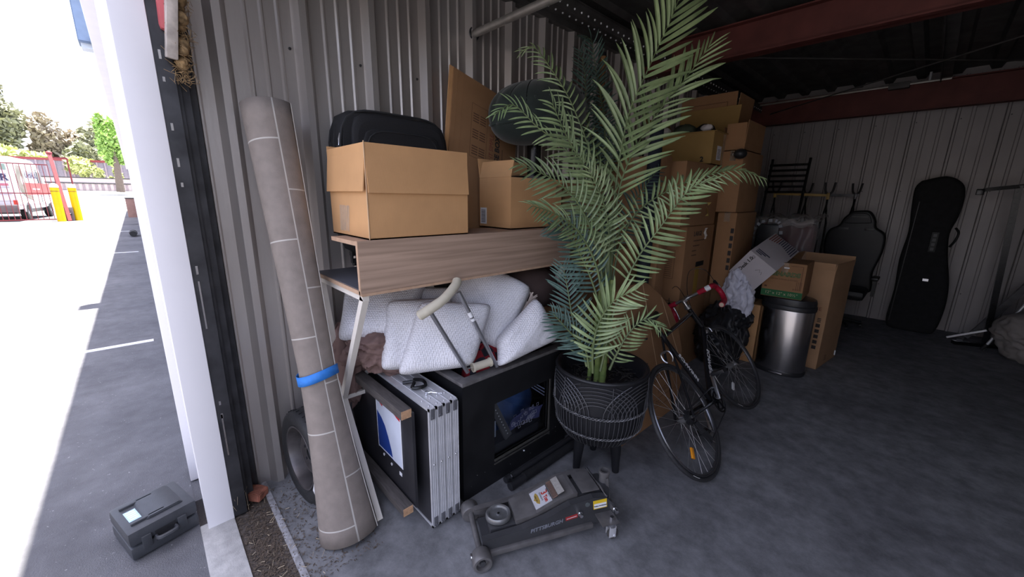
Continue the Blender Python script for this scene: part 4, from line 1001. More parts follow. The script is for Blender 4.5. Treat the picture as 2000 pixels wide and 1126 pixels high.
# ---- palms.  one leaflet mesh is shared by all leaflets
def leaflet_mesh(name, m_, droop):
    """unit leaflet along +y, length 1, width along x"""
    b = B(); n = 8; rows = []
    for i in range(n + 1):
        t = i / n; wd = .072 * (math.sin(PI * min(1, (t * .92 + .06))) ** .55) * (1 - .25 * t) + .001
        if i == n: wd = .003
        z = -droop * t ** 2.2; x0 = .05 * math.sin(t * 2.2)
        rows.append([b.b.verts.new((x0 + sx * wd, t, z + abs(sx) * wd * .45)) for sx in (-1, 0, 1)])
    for A, C in zip(rows, rows[1:]):
        for j in (0, 1): b.b.faces.new((A[j], A[j + 1], C[j + 1], C[j]))
    me = bpy.data.meshes.new(name); b.b.to_mesh(me); b.b.free(); smooth(me, 30); me.materials.append(m_)
    return me
def leaf_mat(name, c, c2):
    a = mat(name, c, .48, c2=c2, ns=3, spec=.5); t = a.node_tree; N = t.nodes; L = t.links
    tc = N.new('ShaderNodeTexCoord'); mp = N.new('ShaderNodeMapping'); mp.inputs['Scale'].default_value = (55, 1.2, 1); wv = N.new('ShaderNodeTexNoise'); wv.inputs['Scale'].default_value = 1.4
    L.new(tc.outputs['Object'], mp.inputs[0]); L.new(mp.outputs[0], wv.inputs[0])
    oi = N.new('ShaderNodeObjectInfo'); rr = N.new('ShaderNodeMapRange'); rr.inputs[1].default_value = .3; rr.inputs[2].default_value = .7; rr.inputs[3].default_value = .72; rr.inputs[4].default_value = 1.2; L.new(wv.outputs[0], rr.inputs[0])
    mx = N.new('ShaderNodeMix'); mx.data_type = 'RGBA'; mx.blend_type = 'MULTIPLY'; mx.inputs[0].default_value = 1
    L.new(N[a['mix']].outputs[2], mx.inputs[6]); L.new(rr.outputs[0], mx.inputs[7])
    r2 = N.new('ShaderNodeMapRange'); r2.inputs[3].default_value = .75; r2.inputs[4].default_value = 1.2; L.new(oi.outputs['Random'], r2.inputs[0])
    m3 = N.new('ShaderNodeMix'); m3.data_type = 'RGBA'; m3.blend_type = 'MULTIPLY'; m3.inputs[0].default_value = 1; L.new(mx.outputs[2], m3.inputs[6]); L.new(r2.outputs[0], m3.inputs[7])
    L.new(m3.outputs[2], N['Principled BSDF'].inputs['Base Color'])
    N['Principled BSDF'].inputs['Subsurface Weight'].default_value = 0
    return a
leafg = leaf_mat('palm_leaf_green', (.31, .38, .19), (.16, .24, .10))
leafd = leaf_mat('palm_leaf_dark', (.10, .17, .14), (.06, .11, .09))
stalk = mat('palm_stalk', (.16, .20, .08), .5, c2=(.10, .14, .06), ns=12)
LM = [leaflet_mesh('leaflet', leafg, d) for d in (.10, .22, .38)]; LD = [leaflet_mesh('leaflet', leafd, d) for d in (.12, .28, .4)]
LM_DIR = V((.7046, -.6717, .2285))   # general direction the leaves were bent to face: the open door
def frond(root, pts, L_, n, objects, dark, seed, face, start=.34, spread=62):
    random.seed(seed); c = catmull(pts, 10)
    ln = [0]
    for a, b_ in zip(c, c[1:]): ln.append(ln[-1] + (b_ - a).length)
    T_ = ln[-1]; k = len(c)
    rr = [.0075 * (1 - .75 * l / T_) for l in ln]
    f = ob('frond', B().tube(c, rr, 6), stalk, root)
    def at(s_):
        s_ *= T_
        for i in range(k - 1):
            if ln[i + 1] >= s_: t = (s_ - ln[i]) / max(1e-6, ln[i + 1] - ln[i]); return c[i].lerp(c[i + 1], t), (c[i + 1] - c[i]).normalized()
        return c[-1], (c[-1] - c[-2]).normalized()
    base = root.location; bb = None if objects else B()
    mset = LD if dark else LM
    for i in range(n):
        s_ = start + (1 - start) * i / (n - 1)
        u = i / (n - 1)
        env = (.62 + .38 * math.sin(PI * min(1, u * 1.35 + .12))) if u < .6 else 1 - .55 * ((u - .6) / .4) ** 1.5
        for sd in (-1, 1):
            p, tg = at(min(1, s_ + random.uniform(-.003, .003)))
            nrm = (face - tg * face.dot(tg)).normalized(); side = tg.cross(nrm).normalized() * sd
            ang = math.radians(spread - .55 * spread * u + random.uniform(-5, 5))
            d = (side * math.sin(ang) + tg * math.cos(ang) + nrm * random.uniform(.02, .22) + V((0, 0, -.04 - .2 * (L_ < .2)))).normalized()
            l = L_ * env * random.uniform(.9, 1.08)
            x = d.cross(nrm).normalized(); z = x.cross(d).normalized()
            wds = l * (.76 if L_ < .2 else .56) * random.uniform(.9, 1.15)
            M_ = Matrix(((x.x * wds, d.x * l, z.x * l, p.x), (x.y * wds, d.y * l, z.y * l, p.y), (x.z * wds, d.z * l, z.z * l, p.z), (0, 0, 0, 1)))
            me = random.choice(mset)
            if objects:
                o = bpy.data.objects.new('leaflet', me); COL.objects.link(o); o.parent = f
                M_.translation = M_.translation - base; o.matrix_basis = M_
            else:
                vs_ = [bb.b.verts.new(M_ @ v.co) for v in me.vertices]
                for pl__ in me.polygons: bb.b.faces.new([vs_[q] for q in pl__.vertices])
    if not objects:
        ob('leaflets', bb, leafd if dark else leafg, f, kind='stuff', ang=30)
    return f
FR = [('A', [(-1.149, 1.844, 1.005), (-1.209, 1.916, 1.482), (-1.235, 2.021, 1.992), (-1.185, 2.131, 2.298), (-1.13, 2.222, 2.548), (-1.084, 2.299, 2.798)], 0.327, 30), ('B', [(-1.171, 1.89, 0.992), (-1.229, 1.973, 1.451), (-1.237, 2.043, 1.736), (-1.174, 2.186, 2.024), (-1.087, 2.321, 2.228), (-1.008, 2.446, 2.427)], 0.275, 30), ('C', [(-1.161, 1.863, 0.877), (-1.196, 1.972, 1.278), (-1.172, 2.09, 1.509), (-1.079, 2.25, 1.641), (-0.957, 2.429, 1.732), (-0.825, 2.602, 1.774), (-0.717, 2.722, 1.73)], 0.137, 32), ('D', [(-1.107, 1.742, 0.664), (-1.099, 1.847, 1.045), (-1.047, 1.934, 1.285), (-0.974, 2.013, 1.457), (-0.887, 2.107, 1.647), (-0.792, 2.157, 1.698)], 0.164, 26), ('E', [(-1.142, 1.823, 1.011), (-1.202, 1.822, 1.431), (-1.245, 1.747, 1.691), (-1.298, 1.616, 1.874), (-1.312, 1.499, 2.025)], 0.184, 24), ('G', [(-1.155, 1.819, 1.038), (-1.264, 1.817, 1.51), (-1.389, 1.726, 1.83), (-1.487, 1.584, 1.957), (-1.546, 1.465, 2.053), (-1.547, 1.346, 1.995)], 0.123, 28), ('H', [(-1.204, 1.895, 1.106), (-1.355, 1.95, 1.706), (-1.525, 1.922, 2.108), (-1.679, 1.86, 2.354), (-1.762, 1.823, 2.453), (-1.81, 1.787, 2.439)], 0.137, 28), ('I', [(-1.132, 1.792, 1.019), (-1.193, 1.755, 1.353), (-1.251, 1.646, 1.578), (-1.291, 1.494, 1.687), (-1.328, 1.312, 1.744)], 0.15, 24), ('J', [(-1.124, 1.781, 0.964), (-1.169, 1.732, 1.248), (-1.213, 1.609, 1.44), (-1.229, 1.452, 1.524), (-1.224, 1.285, 1.563)], 0.137, 22), ('K', [(-1.118, 1.769, 0.909), (-1.178, 1.734, 1.135), (-1.24, 1.663, 1.328), (-1.269, 1.584, 1.432), (-1.287, 1.484, 1.466)], 0.15, 20), ('L', [(-1.102, 1.664, 0.681), (-1.101, 1.648, 0.827), (-1.068, 1.638, 0.98), (-0.997, 1.642, 1.108), (-0.893, 1.652, 1.182)], 0.161, 20), ('M', [(-1.147, 1.669, 0.703), (-1.192, 1.663, 0.825), (-1.243, 1.651, 0.948), (-1.297, 1.655, 1.125), (-1.332, 1.655, 1.234)], 0.154, 20), ('N', [(-1.132, 1.668, 0.699), (-1.148, 1.641, 0.815), (-1.185, 1.561, 0.911), (-1.232, 1.466, 1.025)], 0.135, 16), ('P', [(-1.083, 1.797, 0.664), (-1.066, 1.835, 0.758), (-1.035, 1.889, 0.874), (-0.976, 1.958, 0.957), (-0.896, 2.003, 0.914)], 0.119, 18), ('Q', [(-1.223, 1.946, 1.095), (-1.268, 2.076, 1.353), (-1.288, 2.256, 1.563), (-1.269, 2.506, 1.791)], 0.143, 20), ('S', [(-1.233, 1.935, 1.095), (-1.306, 1.962, 1.296), (-1.405, 1.97, 1.471), (-1.514, 1.952, 1.574)], 0.138, 18), ('T', [(-1.173, 1.857, 1.117), (-1.184, 1.861, 1.374), (-1.198, 1.808, 1.567), (-1.236, 1.706, 1.745)], 0.123, 18)]
F2 = [([(-1.89, 2.856, 1.835), (-2.017, 2.939, 2.294), (-2.193, 2.945, 2.678), (-2.401, 2.876, 2.943), (-2.549, 2.763, 2.892)], 0.252, 22), ([(-1.898, 2.835, 1.794), (-2.077, 2.834, 2.168), (-2.297, 2.807, 2.592), (-2.468, 2.733, 2.729)], 0.252, 22), ([(-1.869, 2.865, 1.794), (-1.982, 2.948, 2.211), (-2.096, 2.976, 2.47), (-2.19, 3.012, 2.692)], 0.252, 20), ([(-1.912, 2.82, 1.794), (-2.091, 2.79, 2.084), (-2.266, 2.725, 2.255)], 0.252, 18), ([(-1.869, 2.865, 1.794), (-1.893, 3.013, 2.13), (-1.895, 3.116, 2.263)], 0.21, 16)]
def palm():
    T = thing('potted_palm', 'tall artificial areca palm with arching fronds standing in the black woven planter', 'plant', (PC.x, PC.y, .56))
    bam = mat('ringed_green_stem', (.22, .28, .08), .4, c2=(.11, .17, .05), ns=14, stretch=(1, 1, 2)); org = mat('orange_brown_stem', (.34, .17, .06), .6, c2=(.16, .17, .06), ns=6)
    def cane(p, q, r, m_, lab=None):
        p, q = V(p), V(q); n = 26; pts = [p.lerp(q, i / n) for i in range(n + 1)]; b = B(); b.tube(pts, [r * (1 - .25 * i / n) * (1.10 if i % 2 == 0 else .96) for i in range(n + 1)], 12)
        ob('cane', b, m_, T, label=lab)
    cane((-1.165, 1.80, .56), (-1.175, 1.82, 1.12), .017, bam); cane((-1.135, 1.815, .56), (-1.155, 1.87, 1.16), .019, bam)
    cane((-1.195, 1.86, .56), (-1.20, 1.88, 1.30), .019, org, 'orange brown cane'); cane((-1.21, 1.79, .56), (-1.205, 1.85, 1.18), .013, bam)
    ob('crown_sheath', B().tube(catmull([(-1.17, 1.83, .88), (-1.175, 1.85, 1.10), (-1.195, 1.88, 1.30), (-1.205, 1.90, 1.50)], 5), [.028 - .0011 * i for i in range(16)], 10), stalk, T)
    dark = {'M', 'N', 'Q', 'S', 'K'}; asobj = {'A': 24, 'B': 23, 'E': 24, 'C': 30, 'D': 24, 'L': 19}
    off = {'A': (.10, 0, .1), 'B': (-.15, 0, .05), 'C': (0, 0, .35), 'D': (.1, 0, .1)}
    for i, (nm, pts, L_, n) in enumerate(FR):
        face = (LM_DIR + V((random.uniform(-.25, .25), random.uniform(-.25, .25), random.uniform(-.1, .35))) + V(off.get(nm, (0, 0, .1)))).normalized()
        o_ = nm in asobj and asobj[nm] > 0
        st = {'A': .43, 'B': .40, 'C': .38, 'D': .44, 'E': .40, 'G': .34, 'H': .30, 'L': .16, 'M': .2, 'N': .1, 'P': .12}.get(nm, .30)
        frond(T, pts, L_ * 1.0, asobj[nm] if o_ else n, o_, nm in dark, 20 + i, face, st, 50 if nm in 'AB' else 60)
palm()
def palm2():
    T = thing('rear_palm', 'second darker palm standing behind the green tufted chair, in shade', 'plant', (-1.92, 2.85, 1.45))
    for i, (pts, L_, n) in enumerate(F2):
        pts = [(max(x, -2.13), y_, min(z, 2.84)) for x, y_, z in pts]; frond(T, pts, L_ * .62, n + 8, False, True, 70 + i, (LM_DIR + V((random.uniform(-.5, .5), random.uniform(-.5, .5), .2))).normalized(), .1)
    ob('stem', B().cyl((-1.92, 2.85, 1.45), (-1.90, 2.86, 1.9), .02, .012, n=10), stalk, T)
    ob('grow_pot', B().lathe([(0, 1.22), (.10, 1.22), (.125, 1.46), (.115, 1.46), (.10, 1.42), (0, 1.42)], 24, c=(-1.92, 2.85, 0)), blackpl, T)
palm2()

# ================================================================ BICYCLE  (local: x right, y forward, z up; then leaned and turned)
def bicycle():
    T = thing('bicycle', 'black road bicycle with red-taped drop handlebars leaning against the cardboard sheet', 'bicycle')
    fr_ = mat('black_frame_paint', (.016, .016, .018), .22, .1, n=.1); rub = mat('tyre_rubber', (.035, .035, .037), .6, n=.2, ns=40)
    rimm = mat('grey_rim', (.16, .16, .17), .28, .8); spk = mat('spoke_steel', (.62, .62, .62), .3, .9); sil = mat('silver_alloy', (.5, .5, .5), .28, .9)
    H = V((0, 0, .34)); FH = V((0, 1.05, .34)); BBp = V((0, .42, .285)); ST = V((0, .275, .80)); HT = V((0, .90, .84)); HB = V((0, .935, .70))
    def wheel(nm, c, seed, reflector, yaw=0):
        R = Matrix.Translation(c) @ Matrix.Rotation(yaw, 4, 'Z')
        w_ = ob(nm, B().tube([R @ V((0, .328 * math.cos(2 * PI * i / 64), .328 * math.sin(2 * PI * i / 64))) for i in range(64)], .0125, 10, closed=True), rub, T)
        b = B()
        for x in (-1, 1): b.tube([R @ V((x * .007, .311 * math.cos(2 * PI * i / 64), .311 * math.sin(2 * PI * i / 64))) for i in range(64)], .0055, 5, closed=True)
        b.tube([R @ V((0, .303 * math.cos(2 * PI * i / 64), .303 * math.sin(2 * PI * i / 64))) for i in range(64)], .006, 6, closed=True)
        ob('rim', b, rimm, w_)
        ob('hub', B().tube([R @ V((x, 0, 0)) for x in (-.05, -.03, -.028, .028, .03, .05)], [.009, .009, .022, .022, .009, .009], 14), sil, w_)
        sp = B().cyl((0, 0, 0), (0, 0, 1), .0011, n=5); src = None
        for k in range(28):
            a = 2 * PI * k / 28; s_ = 1 if k % 2 else -1; a2 = a + (.55 if k % 4 < 2 else -.55)
            p = R @ V((s_ * .028, .02 * math.cos(a2), .02 * math.sin(a2))); q = R @ V((0, .302 * math.cos(a), .302 * math.sin(a)))
            ob('spoke', B().cyl(p, q, .0013, n=4, caps=False), spk, w_)
        if reflector:
            col, a = reflector
            q = R @ V((.01, .2 * math.cos(a), .2 * math.sin(a))); u = R.to_3x3() @ V((0, math.cos(a), math.sin(a))); v = R.to_3x3() @ V((0, -math.sin(a), math.cos(a)))
            ob('reflector', B().bar(q - u * .03, q + u * .03, .022, .012, up=(1, 0, 0), bev=.003), col, w_)
        ob('tyre_lettering', B().tube([R @ V((.0115, .3255 * math.cos(t), .3255 * math.sin(t))) for t in [3.9 + .02 * i for i in range(10)]], .002, 4), whiteink, w_)
    wheel('rear_wheel', H, 1, (mat('amber_reflector', (.85, .32, .02), .25, n=.05), 4.0))
    wheel('front_wheel', FH, 2, (mat('white_reflector', (.8, .8, .78), .2, n=.05), 3.75), -.12)
    ob('frame', B().cyl(ST, HT, .015, n=14).cyl(BBp, V((0, .262, .84)), .0155, n=14).cyl(BBp, HB, .021, n=14).cyl(HB - V((0, -.01, .04)), HT + V((0, -.008, .03)), .019, n=14).cyl(BBp + V((-.035, 0, 0)), BBp + V((.035, 0, 0)), .022, n=16)
       .tube([BBp + V((.02, -.02, 0)), BBp + V((.035, -.08, .01)), H + V((.06, .0, 0))], [.012, .011, .008], 8).tube([BBp + V((-.02, -.02, 0)), BBp + V((-.035, -.08, .01)), H + V((-.06, .0, 0))], [.012, .011, .008], 8)
       .tube([ST + V((.012, 0, -.01)), V((.035, .18, .62)), H + V((.06, 0, .005))], .008, 8).tube([ST + V((-.012, 0, -.01)), V((-.035, .18, .62)), H + V((-.06, 0, .005))], .008, 8), fr_, T)
    ob('fork', B().tube([HB + V((.0, .01, -.05)), HB + V((.035, .02, -.07)), V((.05, .985, .52)), FH + V((.052, -.02, .03)), FH + V((.052, 0, 0))], [.016, .014, .012, .008, .007], 8).tube([HB + V((.0, .01, -.05)), HB + V((-.035, .02, -.07)), V((-.05, .985, .52)), FH + V((-.052, -.02, .03)), FH + V((-.052, 0, 0))], [.016, .014, .012, .008, .007], 8), fr_, T)
    for p in (V((0, .885, .88)), V((0, .945, .655))): ob('headset', B().cyl(p, p + V((0, -.007, .022)), .023, n=16), sil, T)
    # names on the tubes: white block letters on the right-hand side
    def ttext(s_, p, q, off, size, up):
        p, q = V(p), V(q); d = (q - p).normalized(); c = p.lerp(q, .5); F = frame(d, up, c + V((off, 0, 0)))
        text(s_, size, whiteink, T, F, bold=.0012, sx=1.15)
    ttext('SCHWINN', V((0, .262, .84)) * .75 + BBp * .25, V((0, .262, .84)) * .2 + BBp * .8, .0165, .040, (0, 1, .2))
    ttext('SCHWINN', HB * .72 + BBp * .28, HB * .2 + BBp * .8, .0215, .046, (0, 1, 1))
    ob('seat_post', B().cyl((0, .262, .84), (0, .235, .925), .0135, n=12), fr_, T)
    # saddle
    def sad(u, v):
        a = 2 * PI * u; y_ = .10 + .27 * v; wd = .066 * (1 - v) ** 1.2 + .020; wd *= min(1, (v * 14) ** .5 + .25) * min(1, ((1 - v) * 14) ** .5 + .1)
        return V((wd * math.cos(a), y_, .945 + .012 * (abs(2 * v - 1) ** 2) + .020 * math.sin(a) * min(1, (v * 10) ** .5) - (.012 if math.sin(a) < 0 else 0) * abs(math.cos(a))))
    ob('saddle', B().grid(sad, 24, 18, cu=True), mat('black_saddle_vinyl', (.02, .02, .02), .5), T, ang=60)
    ob('saddle_rail', B().tube([(.02, .13, .935), (.02, .2, .925), (.02, .28, .925), (.012, .34, .945)], .0035, 6).tube([(-.02, .13, .935), (-.02, .2, .925), (-.02, .28, .925), (-.012, .34, .945)], .0035, 6), sil, T)
    # stem and bars
    ob('stem', B().cyl((0, .882, .90), (0, .875, .945), .013, n=12).bar((0, .87, .94), (0, .965, .955), .026, .026, bev=.006).cyl((-.02, .968, .955), (.02, .968, .955), .019, n=14), sil, T)
    red = mat('red_bar_tape', (.38, .012, .035), .45, n=.12, ns=60, bump=.2, bs=120)
    for s_ in (-1, 1):
        pth = catmull([(0, .968, .955), (s_ * .10, .968, .955), (s_ * .185, .972, .955), (s_ * .205, 1.01, .955), (s_ * .207, 1.06, .935), (s_ * .21, 1.085, .88), (s_ * .213, 1.05, .82), (s_ * .215, .98, .805), (s_ * .216, .93, .80)], 6)
        ob('handlebar', B().tube(pth[:7], .0125, 10), sil, T)
        ob('bar_tape', B().tube(pth[6:], .0205, 12), red, T, label='red handlebar tape')
        ob('end_plug', B().cyl(pth[-1], pth[-1] + V((0, -.006, 0)), .016, n=14), mat('cream_plug', (.5, .4, .3), .6), T)
        ob('bar_sticker', B().tube(pth[10:14], .0212, 12, False), labelw, T)
        ob('brake_hood', B().tube([(s_ * .207, 1.06, .94), (s_ * .208, 1.09, .955), (s_ * .208, 1.10, .985)], [.016, .017, .010], 10), blackrub, T)
        ob('brake_lever', B().tube(catmull([(s_ * .208, 1.105, .97), (s_ * .208, 1.135, .93), (s_ * .208, 1.13, .86), (s_ * .208, 1.12, .82)], 5), [.007] * 6 + [.006] * 9 + [.004], 8), sil, T, label='silver brake lever')
        ob('brake_cable', B().tube(catmull([(s_ * .208, 1.10, .985), (s_ * .17, 1.15, 1.10), (s_ * .08, 1.10, 1.14), (s_ * .02, .99, 1.0), (0, .93, .86)] if s_ > 0 else [(s_ * .208, 1.10, .985), (s_ * .17, 1.14, 1.06), (s_ * .07, 1.08, 1.08), (-.01, .96, .96), (-.01, .88, .83)], 7), .0024, 5), blackpl, T)
    for nm, c, a in (('rear_brake', V((0, .205, .70)), .3), ('front_brake', V((0, .985, .665)), -.3)):
        ob(nm, B().tube(catmull([c + V((0, -.02, .02)), c + V((.03, -.02, .01)), c + V((.034, -.02, -.03)), c + V((.018, -.02, -.055))], 4), .0045, 6).tube(catmull([c + V((0, -.02, .02)), c + V((-.03, -.02, .01)), c + V((-.034, -.02, -.03)), c + V((-.018, -.02, -.055))], 4), .006, 6).cyl(c + V((0, -.03, .015)), c + V((0, .01, .015)), .008, n=8), sil, T)
    # drivetrain, right side
    b = B()
    for r_, x in ((.085, .048), (.068, .042)):
        b.lathe([(r_ - .012, -.0012), (r_, -.0012), (r_, .0012), (r_ - .012, .0012), (r_ - .012, -.0012)], 44, M=Matrix.Translation(BBp + V((x, 0, 0))) @ Matrix.Rotation(PI / 2, 4, 'Y'))
    for k in range(5): a = 2 * PI * k / 5; b.bar(BBp + V((.045, 0, 0)), BBp + V((.045, .076 * math.cos(a), .076 * math.sin(a))), .004, .012, up=(1, 0, 0))
    ob('chainring', b, blackmetal, T)
    ca = math.radians(62)
    for s_ in (1, -1):
        e = BBp + V((s_ * .062, s_ * .17 * math.cos(ca), s_ * .17 * math.sin(ca)))
        ob('crank', B().bar(BBp + V((s_ * .055, 0, 0)), e, .012, .024, up=(1, 0, 0), bev=.004), sil, T)
        ob('pedal', B().box(e.x + min(0, s_ * .09) + .005 * s_, e.x + max(0, s_ * .09) + .005 * s_, e.y - .034, e.y + .034, e.z - .012, e.z + .012, bev=.004).cyl(e, e + V((s_ * .09, 0, 0)), .006, n=8), blackpl, T)
    b = B()
    for k in range(7): b.lathe([(.02, -.001), (.048 - .0035 * k, -.001), (.048 - .0035 * k, .001), (.02, .001)], 28, M=Matrix.Translation(H + V((.022 + .004 * k, 0, 0))) @ Matrix.Rotation(PI / 2, 4, 'Y'))
    ob('cassette', b, darktrack, T)
    ob('derailleur', B().bar(H + V((.055, -.01, -.03)), H + V((.06, .0, -.10)), .02, .03, bev=.005).bar(H + V((.05, .0, -.08)), H + V((.05, .045, -.165)), .006, .03, up=(1, 0, 0)).bar(H + V((.062, .0, -.08)), H + V((.062, .045, -.165)), .004, .03, up=(1, 0, 0)), blackpl, T)
    for c in (H + V((.055, .0, -.085)), H + V((.055, .042, -.16))): ob('jockey_wheel', B().lathe([(0, -.003), (.018, -.003), (.018, .003), (0, .003)], 14, M=Matrix.Translation(c) @ Matrix.Rotation(PI / 2, 4, 'Y')), blackpl, T)
    ob('chain', B().tube([H + V((.038, .0, .042)), BBp + V((.048, 0, .086)), BBp + V((.048, .06, .06)), BBp + V((.048, .084, 0)), BBp + V((.048, .06, -.06)), BBp + V((.048, 0, -.086)), H + V((.055, .06, -.17)), H + V((.055, .035, -.178)), H + V((.052, .025, -.10)), H + V((.04, .04, -.03))], .004, 6), darktrack, T)
    ob('kickstand', B().tube([BBp + V((-.02, -.09, .01)), BBp + V((-.03, -.12, -.14)), BBp + V((-.03, -.14, -.20))], .006, 8), blackmetal, T)
    T.location = (-.605, 2.285, .004); T.rotation_euler = (0, -.645, .075); T.scale = (1.04, 1.04, 1.04)
bicycle()

# ---- worn cardboard sheet behind the bike
def sheet():
    T = thing('cardboard_sheet', 'large worn cardboard sheet with rounded corner standing behind the bicycle and planter', 'cardboard', (-1.25, 2.45, 0))
    a = math.atan2(.17, 1.0)
    F = frame((.02, 1, 0), (-.20, 0, 1), (-1.135, 2.0, .004))
    poly = [(.10, 0), (.84, 0), (1.0, .16), (1.06, .42), (1.03, .60), (.93, .78), (.80, .90), (.62, 1.02), (.55, 1.04), (.25, 1.03), (.06, .95), (.0, .5)]
    b = B(); A = [b.b.verts.new(F @ V((x, y, .0))) for x, y in poly]; C = [b.b.verts.new(F @ V((x, y, -.012))) for x, y in poly]
    b.b.faces.new(A); b.b.faces.new(C[::-1])
    for i in range(len(poly)): b.b.faces.new((A[i], C[i], C[(i + 1) % len(poly)], A[(i + 1) % len(poly)]))
    ob('sheet', b, card_d, T)
    ob('fold_crease', B().bar(F @ V((.55, 1.03, .0)), F @ V((.66, .30, .0)), .006, .003, up=F.to_3x3() @ V((0, 0, 1))).bar(F @ V((.80, .89, 0)), F @ V((.99, .40, 0)), .008, .003, up=F.to_3x3() @ V((0, 0, 1))), cardedge, T)
    for x, y in ((.50, .62), (.47, .44), (.62, .70)): ob('hand_slot', B().box(x, x + .05, y, y + .014, 0, .001, 0, F), ink, T)
    text('KITCHEN', .075, mat('faint_print', (.16, .085, .05), .9), T, F @ Matrix.Translation((.72, .30, .001)), name='lettering')
    text('FRAGILE', .05, mat('faint_print', (.16, .085, .05), .9), T, F @ Matrix.Translation((.72, .20, .001)))
    stripes([(.55, .90, .095, .098), (.55, .90, .155, .158)], bpy.data.materials['faint_print'], T, F)
    text('DO', .05, bpy.data.materials['faint_print'], T, F @ Matrix.Translation((.62, .125, .001)))
sheet()

# ================================================================ STACKED MOVING BOXES
def cbox(label, x0, x1, y0, y1, z0, z1, flaps=None, m_=None, group=None, tape=True):
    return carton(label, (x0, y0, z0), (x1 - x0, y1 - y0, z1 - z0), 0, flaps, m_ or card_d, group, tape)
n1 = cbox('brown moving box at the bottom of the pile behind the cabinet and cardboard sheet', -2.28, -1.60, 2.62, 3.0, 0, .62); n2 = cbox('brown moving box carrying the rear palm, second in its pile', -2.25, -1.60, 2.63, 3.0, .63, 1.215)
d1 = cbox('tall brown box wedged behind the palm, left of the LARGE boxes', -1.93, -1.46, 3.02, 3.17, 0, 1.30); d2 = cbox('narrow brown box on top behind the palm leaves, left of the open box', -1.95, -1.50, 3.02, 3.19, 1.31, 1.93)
nv = thing('rolled_mat', 'dark navy rolled mat standing upright behind the palm, left of the open box', 'mat', (-1.40, 3.08, 0))
ob('roll', B().cyl((-1.53, 2.93, 0), (-1.53, 2.95, 2.15), .05, n=20), mat('navy_mat', (.015, .018, .03), .8), nv); ob('roll_end', B().lathe([(.0, 0), (.045, .003)], 20, c=(-1.53, 2.95, 2.15)), blackrub, nv)
# column A
A0 = cbox('brown moving box at floor level behind the bicycle, under the LARGE box', -1.95, -1.41, 3.42, 4.02, 0, .70)
A1 = cbox('brown moving box printed LARGE with a black handle hole, above the bicycle handlebars', -1.95, -1.40, 3.39, 4.00, .71, 1.372)
A2 = cbox('dark brown moving box between the LARGE box and the open top box', -1.94, -1.40, 3.24, 3.98, 1.38, 1.90)
A3 = cbox('open cardboard box full of odds and ends with raised yellow flap, top of its column', -1.97, -1.40, 3.72, 4.25, 1.91, 2.19, {'b': (100, .30), 'l': (120, .2), 'r': (176, .02), 'f': (178, .015)}, card_y)
A4 = cbox('open brown box with upright printed flap behind the yellow-flapped box', -2.0, -1.46, 4.33, 4.75, 1.91, 2.30, {'f': (88, .32), 'r': (95, .3)}, card_d)
A5 = cbox('brown moving box stacked under the printed upright flap at the back', -2.0, -1.46, 4.33, 4.78, 1.3, 1.90); A6 = cbox('plain brown box at the bottom of the rear column by the left wall', -2.0, -1.46, 4.33, 4.78, 0, 1.29)
with parked(A1):
    F = lfr(side='r', o=(.5505, 0, 0))
    text('LARGE', .058, ink, A1, F @ Matrix.Translation((.24, .595, 0)), bold=.001)
    stripes([(.16, .40, .53, .54), (.16, .30, .485, .495), (.15, .24, .44, .45), (.15, .25, .40, .41)], inkbrown, A1, F, 'printed_checklist')
    ob('hand_hole', B().prism([(.26, .29), (.28, .335), (.32, .345), (.42, .33), (.45, .29)], .001, F @ Matrix.Rotation(-PI / 2, 4, 'X') @ Matrix.Scale(-1, 4, (0, 1, 0)) @ Matrix.Scale(1, 4)) if False else B().box(.27, .45, .29, .335, .0, .001, 0, F), mat('hole_dark', (.004, .004, .004), .9), A1)
    ob('yellow_strip', B().box(.27, .36, .0, .285, 0, .001, 0, F), mat('mustard_print', (.33, .20, .03), .8), A1)
    ob('tape_scrap', B().grid(lambda u, v: F @ V((.38 + .03 * u + .015 * math.sin(7 * v), .54 + .10 * v, .006 + .008 * math.sin(11 * u + 9 * v))), 6, 12), mat('shiny_tape', (.7, .66, .6), .12, n=.1), A1)
    F2_ = lfr(side='f', o=(0, -.0005, 0)); stripes([(.33, .45, .22 + .018 * k, .225 + .018 * k) for k in range(12)] + [(.31, .47, .20, .203), (.31, .47, .455, .458), (.31, .313, .2, .458), (.467, .47, .2, .458)], inkbrown, A1, F2_)
with parked(A2):
    F = lfr(side='r', o=(.5405, 0, 0)); stripes([(.10 + .0, .16, .06 + .022 * k, .068 + .022 * k) for k in range(8)], ink, A2, F); stripes([(.42, .5, .30 + .03 * k, .306 + .03 * k) for k in range(4)], inkbrown, A2, F)
    ob('loose_tape', B().grid(lambda u, v: F @ V((.47 + .05 * u + .03 * v, .08 + .12 * v, .01 + .02 * math.sin(5 * v + 2 * u))), 4, 10), mat('golden_tape', (.45, .32, .10), .15, n=.1), A2)
with parked(A3):
    F = lfr(side='r', o=(.5715, 0, 0)); ob('label_sticker', B().box(.10, .20, .04, .16, 0, .001, 0, F), labelw, A3, label='white shipping label'); ob('label_sticker', B().box(.32, .40, .06, .20, 0, .001, 0, F), labelw, A3, label='white barcode label')
    stripes([(.115, .185, .055 + .012 * k, .059 + .012 * k) for k in range(7)], ink, A3, F @ Matrix.Translation((0, 0, .001))); stripes([(.33, .39, .075 + .01 * k, .080 + .01 * k) for k in range(4)] + [(.33, .39, .14 + .01 * k, .145 + .01 * k) for k in range(4)], ink, A3, F @ Matrix.Translation((0, 0, .001)))
    ob('packing_tape', B().box(.22, .28, -.01, .28, 0, .0008, 0, F), tapem, A3)
    text('2', .06, ink, A3, lfr(side='f', o=(.49, -.009, .04)), bold=.002)
